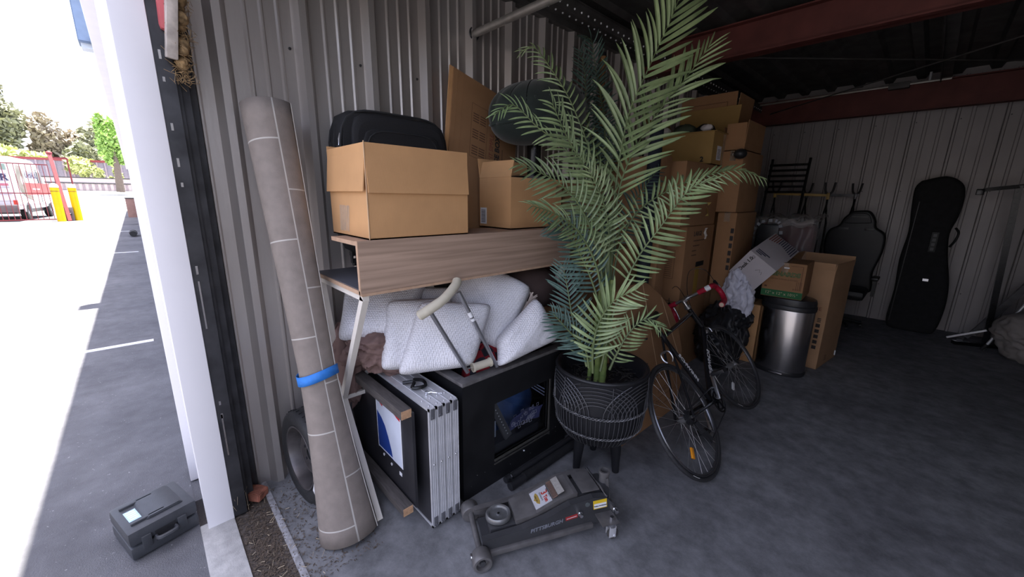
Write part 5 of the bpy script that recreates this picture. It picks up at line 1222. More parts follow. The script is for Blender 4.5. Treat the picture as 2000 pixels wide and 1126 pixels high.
with parked(A4):
    F = lfr(side='f', o=(0, -.004, .40)); stripes([(.12, .42, .03 + .02 * k, .038 + .02 * k) for k in range(8)] + [(.08, .46, .0, .004), (.08, .46, .22, .224), (.08, .084, 0, .22), (.456, .46, 0, .22)], inkbrown, A4, F)
random.seed(8)
its = [('folded_paper', 'small folded white card lying in the open yellow-flapped box', (-1.50, 3.80, 2.225), (.05, .04, .03), (.6, .55, .55), 'paper'), ('paper_scrap', 'pale crumpled paper at the left end of the yellow-flapped box', (-1.88, 3.78, 2.225), (.06, .05, .035), (.4, .38, .35), 'paper'),
       ('green_bundle', 'dull green bundle in the middle of the yellow-flapped box', (-1.74, 3.9, 2.22), (.10, .10, .07), (.06, .075, .05), 'bundle'), ('dark_pouch', 'dark pouch at the back of the yellow-flapped box', (-1.60, 4.0, 2.23), (.09, .08, .06), (.03, .03, .035), 'pouch')]
for nm, lb, c, r, cc, ct in its: cloth_blob(nm, lb, ct, c, r, mat(nm, cc, .8), random.randint(1, 99), .3, 5, n=(24, 14))
# column B
B0 = cbox('brown moving box at floor level, right column behind the black bicycle bag', -1.44, -1.24, 4.26, 4.86, 0, .74); B1 = cbox('tall dark moving box with a vertical row of black squares, right column', -1.39, -1.225, 4.03, 4.62, .75, 1.485)
B1['label'] = 'narrow moving box with a vertical row of black squares on its edge, right column'
B2 = cbox('large brown moving box in the right column above the row of black squares', -1.40, -1.225, 3.98, 4.55, 1.495, 2.03); B3 = cbox('open-flapped brown box on top of the right column', -1.40, -1.235, 4.0, 4.5, 2.04, 2.10, {'r': (92, .19), 'f': (90, .17), 'l': (100, .15)})
with parked(B1):
    stripes([(.13, .158, .20 + .07 * k, .245 + .07 * k) for k in range(6)], ink, B1, lfr(side='f', o=(0, -.0008, 0)))
bc = thing('black_knob_ball', 'round black dome clipped to the flap of the right box column', 'ball', (-1.21, 3.95, 2.02)); ob('dome', B().ball((-1.24, 3.93, 2.0), .055, 16, (1, 1, .8)), blackpl, bc); ob('stub', B().cyl((-1.30, 3.93, 2.0), (-1.24, 3.93, 2.0), .012, n=8), alum, bc)
bc.name = 'black_dome'
# dark things between the columns and the back wall
dkf = mat('dark_upholstery', (.016, .016, .02), .7, n=.3, ns=8)
fc = thing('folded_chair', 'black folding chair leaning between the right box column and the back wall', 'chair', (-1.45, 6.2, 0))
for x in (-1.62, -1.20): ob('leg', B().tube([(x, 6.0, 0), (x + .01, 6.25, 1.1), (x + .02, 6.4, 2.15)], .016, 8), blackmetal, fc)
for k in range(6): ob('slat', B().bar((-1.62, 6.33 + .012 * k, 1.72 + .07 * k), (-1.19, 6.33 + .012 * k, 1.72 + .07 * k), .012, .03), blackmetal, fc)
ob('seat', B().box(-1.60, -1.22, 6.14, 6.17, .7, 1.3, bev=.01), dkf, fc)
ob_ = cloth_blob('dark_sack', 'black padded sack slumped behind the right box column', 'sack', (-1.88, 5.5, .85), (.40, .45, .85), dkf, 12, .08, 3, zmin=0.0, n=(36, 24))

# ================================================================ RIGHT CLUSTER: bin, boxes, bags
def bin_():
    T = thing('trash_can', 'stainless steel semi-round pedal bin with black lid carrying the green-striped box', 'trash can', (-.74, 4.34, 0))
    ss = mat('stainless_steel', (.42, .41, .42), .24, 1, n=.05, ns=2, bump=.01, bs=200, stretch=(1, 1, .02)); c = V((-.765, 4.35, 0))
    def D(rx, ry, th):
        e = 2.3; s_ = math.sin(th); q = math.cos(th); k = (abs(q) ** e + abs(s_) ** e) ** (-1 / e); return rx * q * k, ry * s_ * k * (1 if s_ < 0 else .85)
    def ring(b, prof, rx, ry):
        def fn(a, t):
            i = t * (len(prof) - 1); j = min(int(i), len(prof) - 2); f_ = i - j; k = prof[j][0] + (prof[j + 1][0] - prof[j][0]) * f_; z = prof[j][1] + (prof[j + 1][1] - prof[j][1]) * f_
            x, y_ = D(rx * k, ry * k, 2 * PI * a); return c + V((x, y_, z))
        return b.grid(fn, 72, len(prof) - 1, cu=True)
    ob('body', ring(B(), [(.0, .035), (1, .035), (1, .62), (.98, .63), (0, .63)], .21, .165), ss, T)
    ob('base', ring(B(), [(0, 0), (1.03, 0), (1.04, .025), (1.01, .04), (0, .04)], .21, .165), blackpl, T)
    ob('lid_rim', ring(B(), [(0, .625), (1.03, .625), (1.035, .66), (1.0, .67), (0, .67)], .21, .165), blackpl, T)
    ob('lid', ring(B(), [(1.0, .672), (1.0, .70), (.96, .728), (.85, .738), (0, .742)], .21, .165), blackpl, T)
    ob('pedal', B().box(-.80, -.69, 4.155, 4.20, .012, .028, bev=.004), ss, T)
bin_()
mb = carton('brown box with green stripe and big store lettering sitting on the pedal bin', (-.965, 4.15, .744), (.315, .40, .315), .04, None, card_d)
with parked(mb):
    F = lfr(side='f', o=(0, -.0008, 0)); gp = mat('green_print', (.02, .12, .04), .7)
    ob('green_stripe', B().box(.0, .315, .004, .065, 0, .001, 0, F), gp, mb, label='green stripe')
    text('12" x 12" x 10½"', .036, mat('pale_print', (.45, .38, .25), .8), mb, F @ Matrix.Translation((.158, .035, .0012)))
    text('MENARDS', .052, gp, mb, F @ Matrix.Translation((.155, .215, 0)), bold=.003, sx=1.05); text('MENARDS', .052, mat('tan_print', (.30, .22, .12), .8), mb, F @ Matrix.Translation((.155, .215, .001)), bold=-.0008, sx=1.05)
    text('CARTON SUPPLIES & MOVING', .016, inkbrown, mb, F @ Matrix.Translation((.16, .168, 0))); text('BOX', .022, inkbrown, mb, F @ Matrix.Translation((.26, .088, 0)))
    ob('arrow_mark', B().box(.15, .19, .27, .28, 0, .002, 0, F), whiteink, mb)
    stripes([(.26 + .012 * k, .263 + .012 * k, .08, .16) for k in range(4)] + [(.20, .29, .295, .298), (.289, .292, .08, .298), (.02, .04, .085, .10)], inkbrown, mb, F)
tb = cbox('tall open brown storage box standing on the floor right of the pedal bin', -.955, -.50, 4.66, 5.24, 0, .98, {'l': (75, .1), 'f': (108, .07), 'r': (92, .06), 'b': (95, .09)}, wave_mat('cardboard_tan', (.44, .26, .14), .85, 55, .08, 'Y'))
tb.rotation_euler = (0, 0, -.12)
with parked(tb):
    F = lfr(side='f', o=(0, -.0008, 0)); text('STORAGE', .05, mat('faded_red_print', (.22, .07, .05), .9), tb, F @ Matrix.Translation((.30, .60, 0)))
    stripes([(.385, .42, .20 + .055 * k, .235 + .055 * k) for k in range(5)] + [(.39, .42, .475 + .015 * k, .483 + .015 * k) for k in range(3)], ink, tb, F)
    ob('tape_scrap', B().grid(lambda u, v: V((.458 + .01 * math.sin(6 * u), .52 + .03 * u, .03 + .05 * v)), 5, 5), labelw, tb)
    stripes([(.20, .26, .05 + .02 * k, .056 + .02 * k) for k in range(3)], inkbrown, tb, lfr(side='r', o=(.4558, 0, 0)))
# white printed box, tilted
def whitebox():
    T = thing('white_box', 'white printed carton tilted on its corner above the white plastic bag', 'box', (-1.05, 4.3, .9))
    F = frame((.8, .08, -.6), (.586, -.196, .755), (-1.215, 3.99, .95)); wm = mat('white_carton', (.50, .46, .47), .6, n=.05)
    w, h, d = .27, .285, .60
    M_ = F
    ob('box_body', B().box(0, w, 0, h, -d, 0, 0, M_, bev=.003), wm, T)
    text('LapDesk 1.0', .046, ink, T, M_ @ Matrix.Translation((.055, .13, .001)) @ Matrix.Rotation(PI / 2, 4, 'Z'), bold=.0012)
    ob('round_mark', B().tube([M_ @ V((.06 + .011 * math.cos(a * .6), .255 + .011 * math.sin(a * .6), .001)) for a in range(10)], .0016, 4, closed=True), ink, T)
    ob('line_drawing', B().tube([M_ @ V((.15 + .012 * k, .17 + .04 * ((k * 7) % 5) / 5, .001)) for k in range(6)], .0012, 4), ink, T)
    G = M_ @ Matrix.Translation((0, h, 0)) @ Matrix.Rotation(-PI / 2, 4, 'X')
    cols = [mat('faded_red_print', (.22, .07, .05), .9), mat('slate_print', (.05, .055, .09), .7)]
    for k in range(12): ob('printed_stripe', B().box(.014 + .021 * k, .024 + .021 * k, d - .14 - .012 * abs(k - 5), d - .01, 0, .001, 0, G), cols[0 if k < 4 else 1], T)
    for k in range(3): ob('printed_text', B().box(.03, .09 + .03 * k, .05 + .03 * k, .068 + .03 * k, 0, .001, 0, G), cols[1], T)
whitebox()
cloth_blob('plastic_bag', 'crumpled white plastic bag hanging beneath the white printed carton', 'bag', (-1.12, 4.02, .72), (.14, .13, .24), mat('white_plastic_film', (.58, .58, .66), .3, n=.1, ns=12, bump=.3, bs=30), 21, .2, 4, n=(90, 64), crum=.38, freq=2.6)
cbox('small orange brown box behind the bicycle bag, left of the pedal bin', -1.18, -.98, 4.30, 4.60, 0, .60, None, card)
cloth_blob('pannier_bag', 'black nylon bag slumped behind the bicycle front wheel', 'bag', (-1.20, 3.98, .32), (.22, .30, .33), mat('black_nylon', (.014, .014, .016), .4, n=.2, bump=.3, bs=20), 17, .12, 4, zmin=0, n=(90, 60), crum=.28, freq=2.8)
cloth_blob('pannier_bag', 'second black nylon bag piled above the front wheel, under the plastic bag', 'bag', (-1.12, 4.05, .50), (.15, .20, .15), bpy.data.materials['black_nylon'], 27, .1, 4, n=(70, 50), crum=.28, freq=2.8)
# black and white striped handbag-like thing behind the white carton
hb = thing('striped_frame', 'small black panel with grey chequered arched edge behind the white printed carton', 'case', (-1.2, 4.8, 1.2))
ob('panel', B().box(-1.26, -1.06, 4.86, 4.90, 1.12, 1.36, bev=.03), blackpl, hb)
b = B(); P_ = catmull([(-1.29, 4.85, 1.20), (-1.28, 4.85, 1.30), (-1.22, 4.85, 1.385), (-1.10, 4.85, 1.40), (-1.05, 4.85, 1.36), (-1.03, 4.85, 1.24)], 4)
for i in range(0, len(P_) - 1, 2): ob('chequer_block', B().bar(P_[i], P_[i + 1], .02, .03), mat('grey_block', (.30, .31, .34), .6), hb)
tt = thing('storage_tote', 'black plastic storage tote behind the white printed carton', 'tote', (-1.15, 4.9, 0)); ob('tub', B().box(-1.29, -1.02, 4.80, 5.2, 0, 1.04, bev=.03), blackpl, tt); ob('lid', B().box(-1.31, -1.0, 4.78, 5.22, 1.04, 1.10, bev=.015), blackpl, tt)
# maroon seat wrapped in clear plastic
mw = thing('wrapped_armchair', 'dark maroon armchair wrapped in clear plastic film, in front of the yellow rack', 'armchair', (-1.1, 5.6, 0))
mr_ = mat('maroon_upholstery', (.075, .008, .018), .7, n=.2, ns=6)
ob('seat_block', B().box(-1.42, -.82, 5.35, 5.95, .05, .62, bev=.05), mr_, mw); ob('backrest', B().box(-1.40, -.84, 5.45, 5.65, .6, 1.36, bev=.07), mr_, mw)
for s_ in (-1.44, -.86): ob('armrest', B().box(s_, s_ + .10, 5.28, 5.9, .1, .85, bev=.04), mr_, mw)
film = mat('clear_film', (.7, .68, .66), .08, n=.1, alpha=.16, bump=.6, bs=14, spec=.8)
random.seed(9)
ob('plastic_film', B().grid(lambda u, v: V((-1.46 + .68 * u + .012 * math.sin(23 * v), 5.22 - .03 * math.sin(13 * u + 7 * v) - .02 * math.sin(31 * u), .2 + 1.22 * v)), 40, 30), film, mw)
ob('plastic_fold', B().grid(lambda u, v: V((-1.46 + .68 * u, 5.22 + .45 * v + .01 * math.sin(20 * u), 1.42 + .03 * math.sin(17 * u + 5 * v) + .02 * math.sin(9 * v))), 40, 12).grid(lambda u, v: V((-1.25 + .42 * u, 5.20 - .02 * math.sin(3 * v), 1.33 + .07 * v + .012 * math.sin(15 * u))), 24, 5), mat('bunched_film', (.42, .38, .37), .12, n=.3, ns=10, bump=.8, bs=16, alpha=.55, spec=.8), mw)
# yellow bar with fork hooks
rk = thing('hook_rack', 'yellow horizontal rack with black upright fork hooks against the back wall', 'rack', (-1.2, 6.4, 0))
ye = mat('dull_yellow_steel', (.42, .27, .07), .45, n=.15)
ob('cross_bar', B().bar((-1.51, 6.42, 1.70), (-.92, 6.42, 1.68), .03, .03), ye, rk); ob('cross_bar', B().bar((-1.30, 7.12, 1.70), (-.70, 7.12, 1.69), .03, .035), darktrack, rk)
for x, y_, z in ((-1.51, 6.42, 1.70), (-.93, 6.42, 1.68), (-1.28, 7.12, 1.70), (-.74, 7.12, 1.69)):
    ob('end_block', B().box(x - .016, x + .016, y_ - .02, y_ + .02, z - .05, z + .03, bev=.004), ye if y_ < 6.6 else darktrack, rk)
    for s_ in (-1, 1): ob('hook', B().tube(catmull([(x, y_, z + .01), (x + s_ * .035, y_, z + .05), (x + s_ * .05, y_, z + .16)], 4), .012, 8), blackrub, rk)
    for s_ in (-1, 1): ob('leg', B().tube([(x, y_, z - .05), (x, y_, z - .13), (x + s_ * .03, y_, z - .35), (x + s_ * .04, y_, 0)], .012, 6), blackmetal, rk)

# ================================================================ BACK WALL: office chair, long bag, rack, pole, sheet
def extr(poly, y0, y1, bev, lean=0):
    b = B(); A = [b.b.verts.new((x, y0 + lean * z, z)) for x, z in poly]; C = [b.b.verts.new((x, y1 + lean * z, z)) for x, z in poly]
    fs = [b.b.faces.new(A), b.b.faces.new(C[::-1])]
    for i in range(len(poly)): fs.append(b.b.faces.new((A[i], C[i], C[(i + 1) % len(poly)], A[(i + 1) % len(poly)])))
    bmesh.ops.recalc_face_normals(b.b, faces=b.b.faces)
    es = [e for f in fs[:2] for e in f.edges]
    bmesh.ops.bevel(b.b, geom=list(set(es)), offset=bev, segments=4, profile=.55, affect='EDGES', clamp_overlap=True)
    return b
def sm(poly, n=4):
    P_ = [V((x, 0, z)) for x, z in poly]; P_ = P_ + [P_[0]]; c = catmull(P_, n)[:-1]; return [(p.x, p.z) for p in c]
gc = thing('gaming_chair', 'black winged high-back office chair against the back wall', 'chair', (-.64, 6.8, 0))
blk = mat('black_leatherette', (.012, .012, .014), .45, n=.2)
ob('backrest', extr(sm([(-.70, 1.49), (-.54, 1.495), (-.46, 1.38), (-.44, 1.29), (-.34, 1.20), (-.33, .98), (-.38, .70), (-.36, .46), (-.52, .42), (-.76, .42), (-.90, .50), (-.88, .72), (-.94, 1.0), (-.92, 1.22), (-.82, 1.30), (-.78, 1.40)]), 6.84, 6.96, .03), blk, gc, ang=60)
ob('headrest_panel', extr(sm([(-.69, 1.46), (-.55, 1.46), (-.50, 1.37), (-.52, 1.34), (-.74, 1.33), (-.76, 1.36)]), 6.825, 6.85, .008), blk, gc, ang=60)
for x in (-.76, -.50): ob('harness_slot', B().box(x - .05, x + .05, 6.834, 6.84, 1.245, 1.275, bev=.003), mat('slot_grey', (.05, .05, .05), .4), gc)
ob('logo_bar', B().box(-.70, -.54, 6.822, 6.826, 1.41, 1.425), mat('slot_grey', (.05, .05, .05), .4), gc)
ob('seat', B().box(-.85, -.38, 6.35, 6.85, .40, .52, bev=.05), blk, gc)
for s_ in (-.88, -.36): ob('armrest', B().box(s_, s_ + .07, 6.45, 6.7, .66, .70, bev=.015).box(s_ + .02, s_ + .05, 6.55, 6.62, .45, .67), blackpl, gc)
ob('gas_column', B().cyl((-.64, 6.6, .08), (-.64, 6.6, .42), .03, n=14), blackmetal, gc)
for k in range(5):
    a = 2 * PI * k / 5 + .3; e = V((-.64 + .28 * math.cos(a), 6.6 + .28 * math.sin(a), .07))
    sp_ = ob('base_spoke', B().tube([(-.64, 6.6, .10), e], [.028, .018], 10), blackpl, gc); ob('caster', B().cyl(e + V((-.012, 0, -.04)), e + V((.012, 0, -.04)), .028, n=14), blackpl, sp_)
lb = thing('long_case', 'tall black soft instrument or ski case standing upright against the back wall', 'case', (.08, 7.1, 0))
ob('case_body', extr(sm([(-.14, 1.87), (.06, 1.92), (.20, 1.84), (.245, 1.70), (.24, 1.45), (.205, 1.25), (.24, .98), (.31, .65), (.33, .35), (.30, .06), (.22, .0), (-.08, .0), (-.16, .10), (-.15, .50), (-.17, .90), (-.15, 1.25), (-.175, 1.55), (-.185, 1.78)]), 6.98, 7.22, .05, .03), mat('black_case_fabric', (.011, .011, .012), .8, n=.3, ns=20), lb, ang=60)
ob('logo_patch', B().box(.06, .12, 7.005, 7.012, 1.02, 1.26, bev=.003), mat('patch_grey', (.035, .035, .035), .5), lb)
for k in range(4): ob('patch_mark', B().box(.075, .105, 7.001, 7.006, 1.04 + .055 * k, 1.075 + .055 * k), mat('mark_grey', (.12, .12, .12), .5), lb)
ob('zip', B().tube([(-.13 + .002 * k, 6.985 + .01 * k / 9, .1 + .19 * k) for k in range(9)], .005, 5), blackpl, lb)
ob('carry_handle', B().tube(catmull([(.24, 7.0, 1.32), (.27, 6.95, 1.27), (.26, 6.95, 1.18), (.23, 7.0, 1.10)], 5), .012, 8), blackrub, lb)
ob('buckle', B().box(.08, .13, 6.99, 7.0, .66, .69), chrome, lb)
rk2 = thing('black_stand', 'black steel upright with a top arm and hook by the back wall, far right', 'stand', (.66, 6.85, 0))
ob('upright', B().bar((.70, 6.9, .03), (.60, 6.84, 1.80), .05, .05), blackmetal, rk2); ob('top_arm', B().bar((.63, 6.84, 1.795), (.36, 6.82, 1.755), .045, .04), blackmetal, rk2); ob('hook', B().box(.31, .37, 6.79, 6.85, 1.70, 1.765, bev=.006), blackmetal, rk2)
ob('base_foot', B().bar((.45, 6.75, .02), (.95, 7.0, .02), .06, .04), blackmetal, rk2)
ob('strut', B().bar((.40, 6.9, .03), (.68, 6.86, .20), .02, .02), alum, rk2)
sp = thing('silver_pole', 'silver pole leaning diagonally across the black stand at far right', 'pole', (.67, 6.7, 0)); ob('tube', B().cyl((.675, 6.72, 0), (1.20, 6.72, 1.55), .014, n=12), alum, sp); ob('foot_cap', B().cyl((.668, 6.72, -.0), (.70, 6.72, .07), .018, n=12), blackrub, sp)
sd = thing('dark_bench_frame', 'dark steel diagonal tube of exercise frame behind the silver pole', 'frame', (.8, 6.9, 0)); ob('main_tube', B().bar((.60, 6.95, .12), (1.25, 6.95, 1.62), .06, .06), darktrack, sd); ob('foot', B().bar((.50, 6.8, .03), (.55, 7.2, .03), .05, .05), darktrack, sd); ob('brace', B().bar((.55, 6.95, .06), (.68, 6.95, .30), .04, .04), darktrack, sd)
sd.name = 'exercise_frame'
cloth_blob('dust_sheet', 'pale grey beige dust sheet heaped at the far right by the back wall', 'sheet', (.99, 6.55, .28), (.30, .30, .30), mat('dust_sheet_cloth', (.30, .27, .25), .9, n=.1), 31, .1, 5, zmin=0, n=(90, 60), crum=.24, freq=2.4)

# ================================================================ OUTSIDE, FAR LEFT
def van():
    T = thing('moving_truck', 'white rental moving truck with red stripe parked beyond the iron gate', 'truck')
    wm = mat('white_truck_paint', (.72, .72, .74), .35, n=.03); rd = mat('truck_red', (.55, .04, .035), .4, n=.04); L, W, H = 6.4, 2.3, 3.05
    prof = [(0, .55), (0, 2.75), (.1, 2.98), (.4, H), (3.7, H - .02), (4.4, 2.86), (4.95, 2.0), (5.9, 1.65), (6.3, 1.35), (6.4, .9), (6.35, .55)]
    ob('body', B().prism(prof, W, bev=.05), wm, T)
    gl = mat('truck_glass', (.04, .05, .06), .1, n=.05)
    ob('windshield', B().prism([(4.42, 2.82), (4.95, 2.02), (4.97, 2.04), (4.45, 2.84)], W * .84), gl, T)
    for s_ in (-1, 1):
        y = s_ * W / 2
        ob('side_window', B().box(4.05, 4.75, min(y, y + s_ * .012), max(y, y + s_ * .012), 1.85, 2.45), gl, T)
        ob('red_stripe', B().box(1.7, 6.0, min(y, y + s_ * .014), max(y, y + s_ * .014), 1.25, 1.85), rd, T, label='red side stripe'); ob('door_seam', B().box(3.95, 3.97, min(y, y + s_ * .016), max(y, y + s_ * .016), .7, 2.6), blackpl, T)
        ob('sill_strip', B().box(.2, 6.2, min(y, y + s_ * .016), max(y, y + s_ * .016), .72, .82), mat('grey_sill', (.35, .34, .36), .6), T)
        ob('animal_graphic', B().prism([(.75, 1.5), (.7, 2.2), (.95, 2.7), (1.5, 2.65), (1.75, 2.2), (1.9, 1.6), (2.5, .95), (1.6, 1.1), (1.2, 1.25)], .012, Matrix.Translation((0, y + s_ * .006, 0))), mat('graphic_green_brown', (.16, .17, .13), .6, c2=(.34, .28, .25), ns=3), T)
        ob('graphic_highlight', B().ball((1.38, y + s_ * .012, 1.95), .2, 12, (1, .04, 1)), whitep, T)
        for x in (1.25, 5.2):
            w_ = ob('wheel', B().lathe([(.16, -.12), (.36, -.12), (.40, -.08), (.40, .08), (.36, .12), (.16, .12)], 28, M=Matrix.Translation((x, s_ * (W / 2 - .10), .40)) @ Matrix.Rotation(PI / 2, 4, 'X')), blackrub, T)
            ob('hub_cap', B().lathe([(0, -.10), (.2, -.08), (.23, -.12)], 20, M=Matrix.Translation((x, s_ * (W / 2 - .10), .40)) @ Matrix.Rotation(PI / 2 * s_, 4, 'X')), alum, w_)
    y = W / 2 + .016; F = frame((1, 0, 0), (0, 0, 1), (0, -y, 0)); nk = mat('navy_print', (.06, .06, .12), .6)
    text('U-HAUL', .50, nk, T, F @ Matrix.Translation((2.95, 2.25, 0)), bold=.01, sx=1.1); text('moving made easier', .16, whiteink, T, F @ Matrix.Translation((3.3, 1.55, .004)))
    text('U-HAUL', .50, nk, T, frame((-1, 0, 0), (0, 0, 1), (2.9, y, 2.25)), bold=.01, sx=1.1)
    G = frame((0, -1, 0), (0, 0, 1), (-.012, 0, 0))
    text('MOVER', .42, nk, T, G @ Matrix.Translation((.35, 2.05, 0)), bold=.012); ob('pink_bar', B().box(-.5, 1.0, 1.68, 1.78, 0, .01, 0, G), mat('pink_print', (.6, .2, .25), .6), T); ob('green_bar', B().box(-.6, 1.05, 2.42, 2.68, 0, .01, 0, G), mat('green_grey_print', (.30, .42, .34), .6), T)
    for k in range(5): ob('door_seam', B().box(-1.0, 1.02, .95 + .32 * k, .965 + .32 * k, 0, .008, 0, G), mat('seam_grey', (.4, .38, .42), .6), T)
    ob('bumper', B().box(-.22, .02, -W / 2, W / 2, .42, .78, bev=.02), mat('bumper_grey', (.16, .13, .13), .5), T)
    for s_ in (-1, 1): ob('tail_lamp', B().box(-.03, .02, min(s_ * 1.02, s_ * 1.15), max(s_ * 1.02, s_ * 1.15), .80, 1.0), mat('lamp_red', (.6, .05, .03), .3), T); ob('wheel_arch', B().tube(arc((1.25, s_ * (W / 2 + .0), .42), .46, 0, PI, 14, (1, 0, 0), (0, 0, 1)), .04, 6), mat('grey_sill', (.35, .34, .36), .6), T)
    ob('undertray', B().box(.2, 6.0, -W / 2 + .15, W / 2 - .15, .35, .56), blackpl, T)
    T.scale = (1.06, 1.06, 1.06); T.location = (-32.3, -5.55, 0); T.rotation_euler = (0, 0, PI - .09)
van()
ym = mat('bollard_yellow', (.85, .55, .0), .45, n=.05)
for i, (x, y, lb) in enumerate([(-31.4, -2.92, 'yellow steel bollard left of the keypad box, overlapping the truck'), (-32.1, -2.36, 'yellow steel bollard right of the keypad box')]):
    T = thing('bollard', lb, 'bollard', (x, y, 0), 'yellow gate bollards')
    ob('post', B().cyl((x, y, 0), (x, y, 1.78), .16, n=20), ym, T); ob('cap', B().lathe([(.17, 1.72), (.17, 1.80), (.12, 1.90), (0, 1.95)], 20, c=(x, y, 0)), mat('pale_cap', (.8, .72, .5), .5), T); ob('band', B().lathe([(.168, 1.52), (.168, 1.56)], 20, c=(x, y, 0)), mat('band_dark', (.35, .2, .02), .5), T)
kp = thing('keypad_box', 'grey low utility box between the two yellow bollards', 'box', (-31.9, -2.65, 0)); ob('cabinet', B().box(-32.1, -31.8, -2.85, -2.48, .0, .72, bev=.03), mat('utility_grey', (.16, .13, .13), .6), kp); ob('keypad', B().ball((-31.79, -2.6, .35), .06, 10), darktrack, kp)
rg = mat('red_iron', (.26, .045, .05), .6, n=.1)
gt = thing('iron_gate', 'red iron bar gate section in front of the moving truck', 'gate', (-31.6, -5.5, 0))
for z in (.10, 1.42, 2.85): ob('rail', B().bar((-31.75, -3.0, z), (-30.2, -9.0, z), .05, .05), rg, gt)
for k in range(34):
    t = k / 33; ob('bar', B().bar((-31.75 + 1.55 * t, -3.0 - 6.0 * t, .08), (-31.75 + 1.55 * t, -3.0 - 6.0 * t, 2.85), .022, .022), rg, gt)
gp_ = thing('gate_post', 'leaning red steel gate post beside the left yellow bollard', 'post', (-31.3, -2.9, 0)); ob('post', B().bar((-31.6, -2.66, 0), (-32.75, -2.93, 3.45), .14, .14), rg, gp_); ob('cap', B().ball((-32.77, -2.93, 3.5), .12, 10), rg, gp_)
ff = thing('iron_archway', 'thin red iron archway standing behind the gate post', 'archway', (-33, -2.8, 0))
for y in (-2.95, -2.35): ob('upright', B().bar((-33.0, y, 0), (-33.0, y, 3.3), .06, .06), rg, ff)
ob('top_rail', B().bar((-33.0, -2.95, 3.3), (-33.0, -2.35, 3.3), .06, .06), rg, ff)
# far boundary: low striped wall, clipped hedge, corrugated fence
lw = thing('low_wall', 'low pale wall with dark cap stripes along the far side of the yard', 'wall', (-66.2, -4, 1.7)); ob('wall_body', B().box(-66.5, -66.2, -30, 3, 1.55, 3.0), mat('pink_grey_wall', (.45, .38, .38), .8, n=.1), lw)
for z in (2.35, 2.95): ob('cap_stripe', B().box(-66.19, -66.12, -30, 3, z, z + .10), darktrack, lw)
for k in range(30): ob('wall_pier', B().box(-66.2, -66.14, -12 + .5 * k, -11.8 + .5 * k, 1.6, 2.3), mat('pier_grey', (.25, .2, .22), .8), lw)
fb = thing('boundary_fence', 'tall grey lilac corrugated fence with red rail beyond the hedge', 'fence', (-72, -4, 1.6)); ob('fence_sheet', B().box(-72.4, -72.2, -30, 3, 1.6, 5.0), mat('lilac_fence', (.26, .23, .27), .8, n=.1), fb); ob('top_rail', B().box(-72.25, -72.1, -30, 3, 5.0, 5.25), rg, fb)
for k in range(24): ob('fence_rib', B().box(-72.2, -72.1, -14 + .7 * k, -13.85 + .7 * k, 1.6, 5.0), mat('lilac_rib', (.34, .27, .30), .8), fb)
def foliage(name, c, r, n, s_, m_, seed, parent, clumps=9, zmin=1.7):
    random.seed(seed); b = B(); C_ = []
    for k in range(clumps):
        d = V((random.gauss(0, 1), random.gauss(0, 1), random.gauss(0, 1))).normalized() * random.uniform(.25, .75); C_.append((V((c[0] + d.x * r[0], c[1] + d.y * r[1], c[2] + d.z * r[2])), random.uniform(.28, .5)))
    for k in range(n):
        q, f_ = random.choice(C_); d = V((random.gauss(0, 1), random.gauss(0, 1), random.gauss(0, 1))).normalized() * (random.random() ** .33)
        p = q + V((d.x * r[0], d.y * r[1], d.z * r[2])) * f_
        if p.z < zmin: continue
        u = V((random.gauss(0, 1), random.gauss(0, 1), random.gauss(0, 1))).normalized(); v = u.cross(V((random.gauss(0, 1), random.gauss(0, 1), random.gauss(0, 1)))).normalized(); l = s_ * random.uniform(.6, 1.4)
        b.face([p - u * l, p + v * l * .45, p + u * l, p - v * l * .45])
    return ob(name, b, m_, parent, kind='stuff')
def tree(label, x, y, h, r, m_, seed, n=2600, zc=.62, s_=.38, name='tree'):
    T = thing(name, label, 'tree', (x, y, 1.6))
    ob('trunk', B().tube([(x, y, 1.5), (x + .2, y + .1, 1.6 + h * .3), (x, y - .1, 1.6 + h * .75)], [.35, .25, .08], 8), mat('bark', (.14, .11, .09), .9), T)
    foliage('foliage', (x, y, 1.6 + h * zc), (r, r, h * .42), n, s_, m_, seed, T)
lt = mat('leaf_olive_grey', (.30, .31, .20), .8, n=.3, ns=1); lt2 = mat('leaf_yellow_green', (.48, .52, .22), .8, n=.25, ns=1); lt3 = mat('leaf_bright_green', (.34, .52, .14), .8, n=.25, ns=1); lt4 = mat('leaf_dusty_brown', (.38, .33, .25), .8, n=.3, ns=1)
tree('grey green eucalyptus-like tree, tallest on the skyline left of centre', -82, -11.0, 13.0, 3.2, lt, 1)
tree('brownish green tree right of the tallest tree on the skyline', -84, -6.6, 11.6, 3.4, lt4, 2, 3200)
tree('dark green rounded tree low in front of the skyline trees', -79, -4.0, 7.2, 2.6, lt, 3)
tree('yellow green bushy tree at the far left behind the truck', -76, -13.5, 7.4, 4.6, lt2, 4, 3200)
tree('olive tree beside the white facade edge on the skyline', -84, -2.6, 9.6, 2.6, lt, 5, 2600)
tree('bright green slender tree next to the white facade edge', -60, -.9, 8.8, 1.25, lt3, 6, 3200, .50, .26)
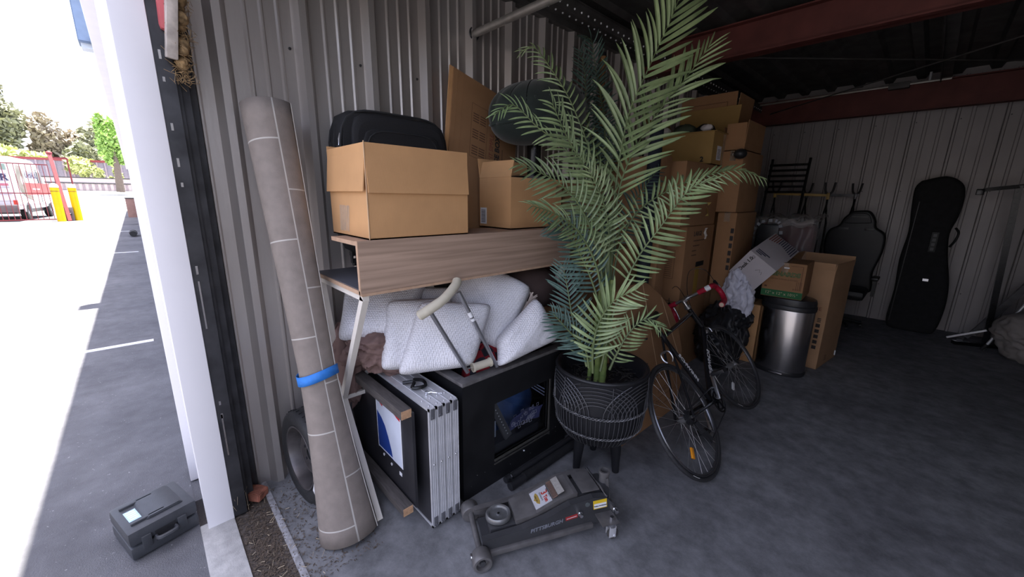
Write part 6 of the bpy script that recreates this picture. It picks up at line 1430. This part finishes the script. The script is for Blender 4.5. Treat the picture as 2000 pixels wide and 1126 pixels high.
tree('pale olive tree at the left frame edge behind the yellow green tree', -88, -17, 11, 4.0, lt4, 7)
tree('light green shrub tree just above the fence rail behind the truck', -75, -8.0, 5.2, 2.6, lt2, 8, 1800)
for k, (y, l) in enumerate([(-3.9, 'left'), (-2.6, 'middle'), (-1.2, 'right')]):
    T = thing('hedge_bush', 'clipped yellow green bush in the far hedge, %s one' % l, 'bush', (-68.6, y, 1.7), 'hedge bushes before the corrugated fence'); foliage('foliage', (-68.6, y, 3.0), (.7, .62, 1.3), 1500, .22, lt2, 40 + k, T, 6, 1.6); ob('stem', B().cyl((-68.6, y, 1.55), (-68.6, y, 2.6), .07, n=6), mat('bark', (.14, .11, .09), .9), T)
tree('long yellow green hedge tree growing above the fence rail at right', -74, -4.5, 4.6, 3.4, lt2, 9, 2400, .62, .3)
# bits along the facade
eb = thing('facade_box', 'small brown utility box fixed low on the distant facade', 'box', (-27, -.1, .3)); ob('housing', B().box(-27.4, -26.8, -.32, .02, .35, 1.25, bev=.02), mat('brown_box_paint', (.28, .16, .13), .6), eb); ob('lid', B().box(-27.42, -26.78, -.34, .02, 1.25, 1.29), darktrack, eb)
dm = thing('door_mat', 'small dark rolled object lying at the foot of the distant facade', 'bundle', (-20, -.16, 0)); ob('bundle', B().cyl((-20.4, -.20, .11), (-19.6, -.20, .11), .10, n=14), blackrub, dm); ob('strap', B().tube(arc((-20, -.20, .11), .104, 0, 2 * PI, 14, (0, 1, 0), (0, 0, 1))[:-1], .01, 5, closed=True), darktrack, dm)
dm.name = 'rolled_bundle'
wl2 = thing('eave_box', 'blue grey eave box fixed high on the distant facade', 'lamp', (-8.2, -.2, 3.2)); ob('housing', B().prism([(-.3, 0), (.3, 0), (.22, .9), (-.22, .9)], .30, Matrix.Translation((-8.2, -.14, 3.50)) @ Matrix.Scale(.6, 4), bev=.01), mat('blue_grey_metal', (.16, .22, .33), .5), wl2); ob('box_base', B().box(-8.3, -8.1, -.21, -.08, 3.44, 3.51), mat('frosted', (.6, .65, .7), .4), wl2)  # plain box at the gutter's end under the eave, not a lamp
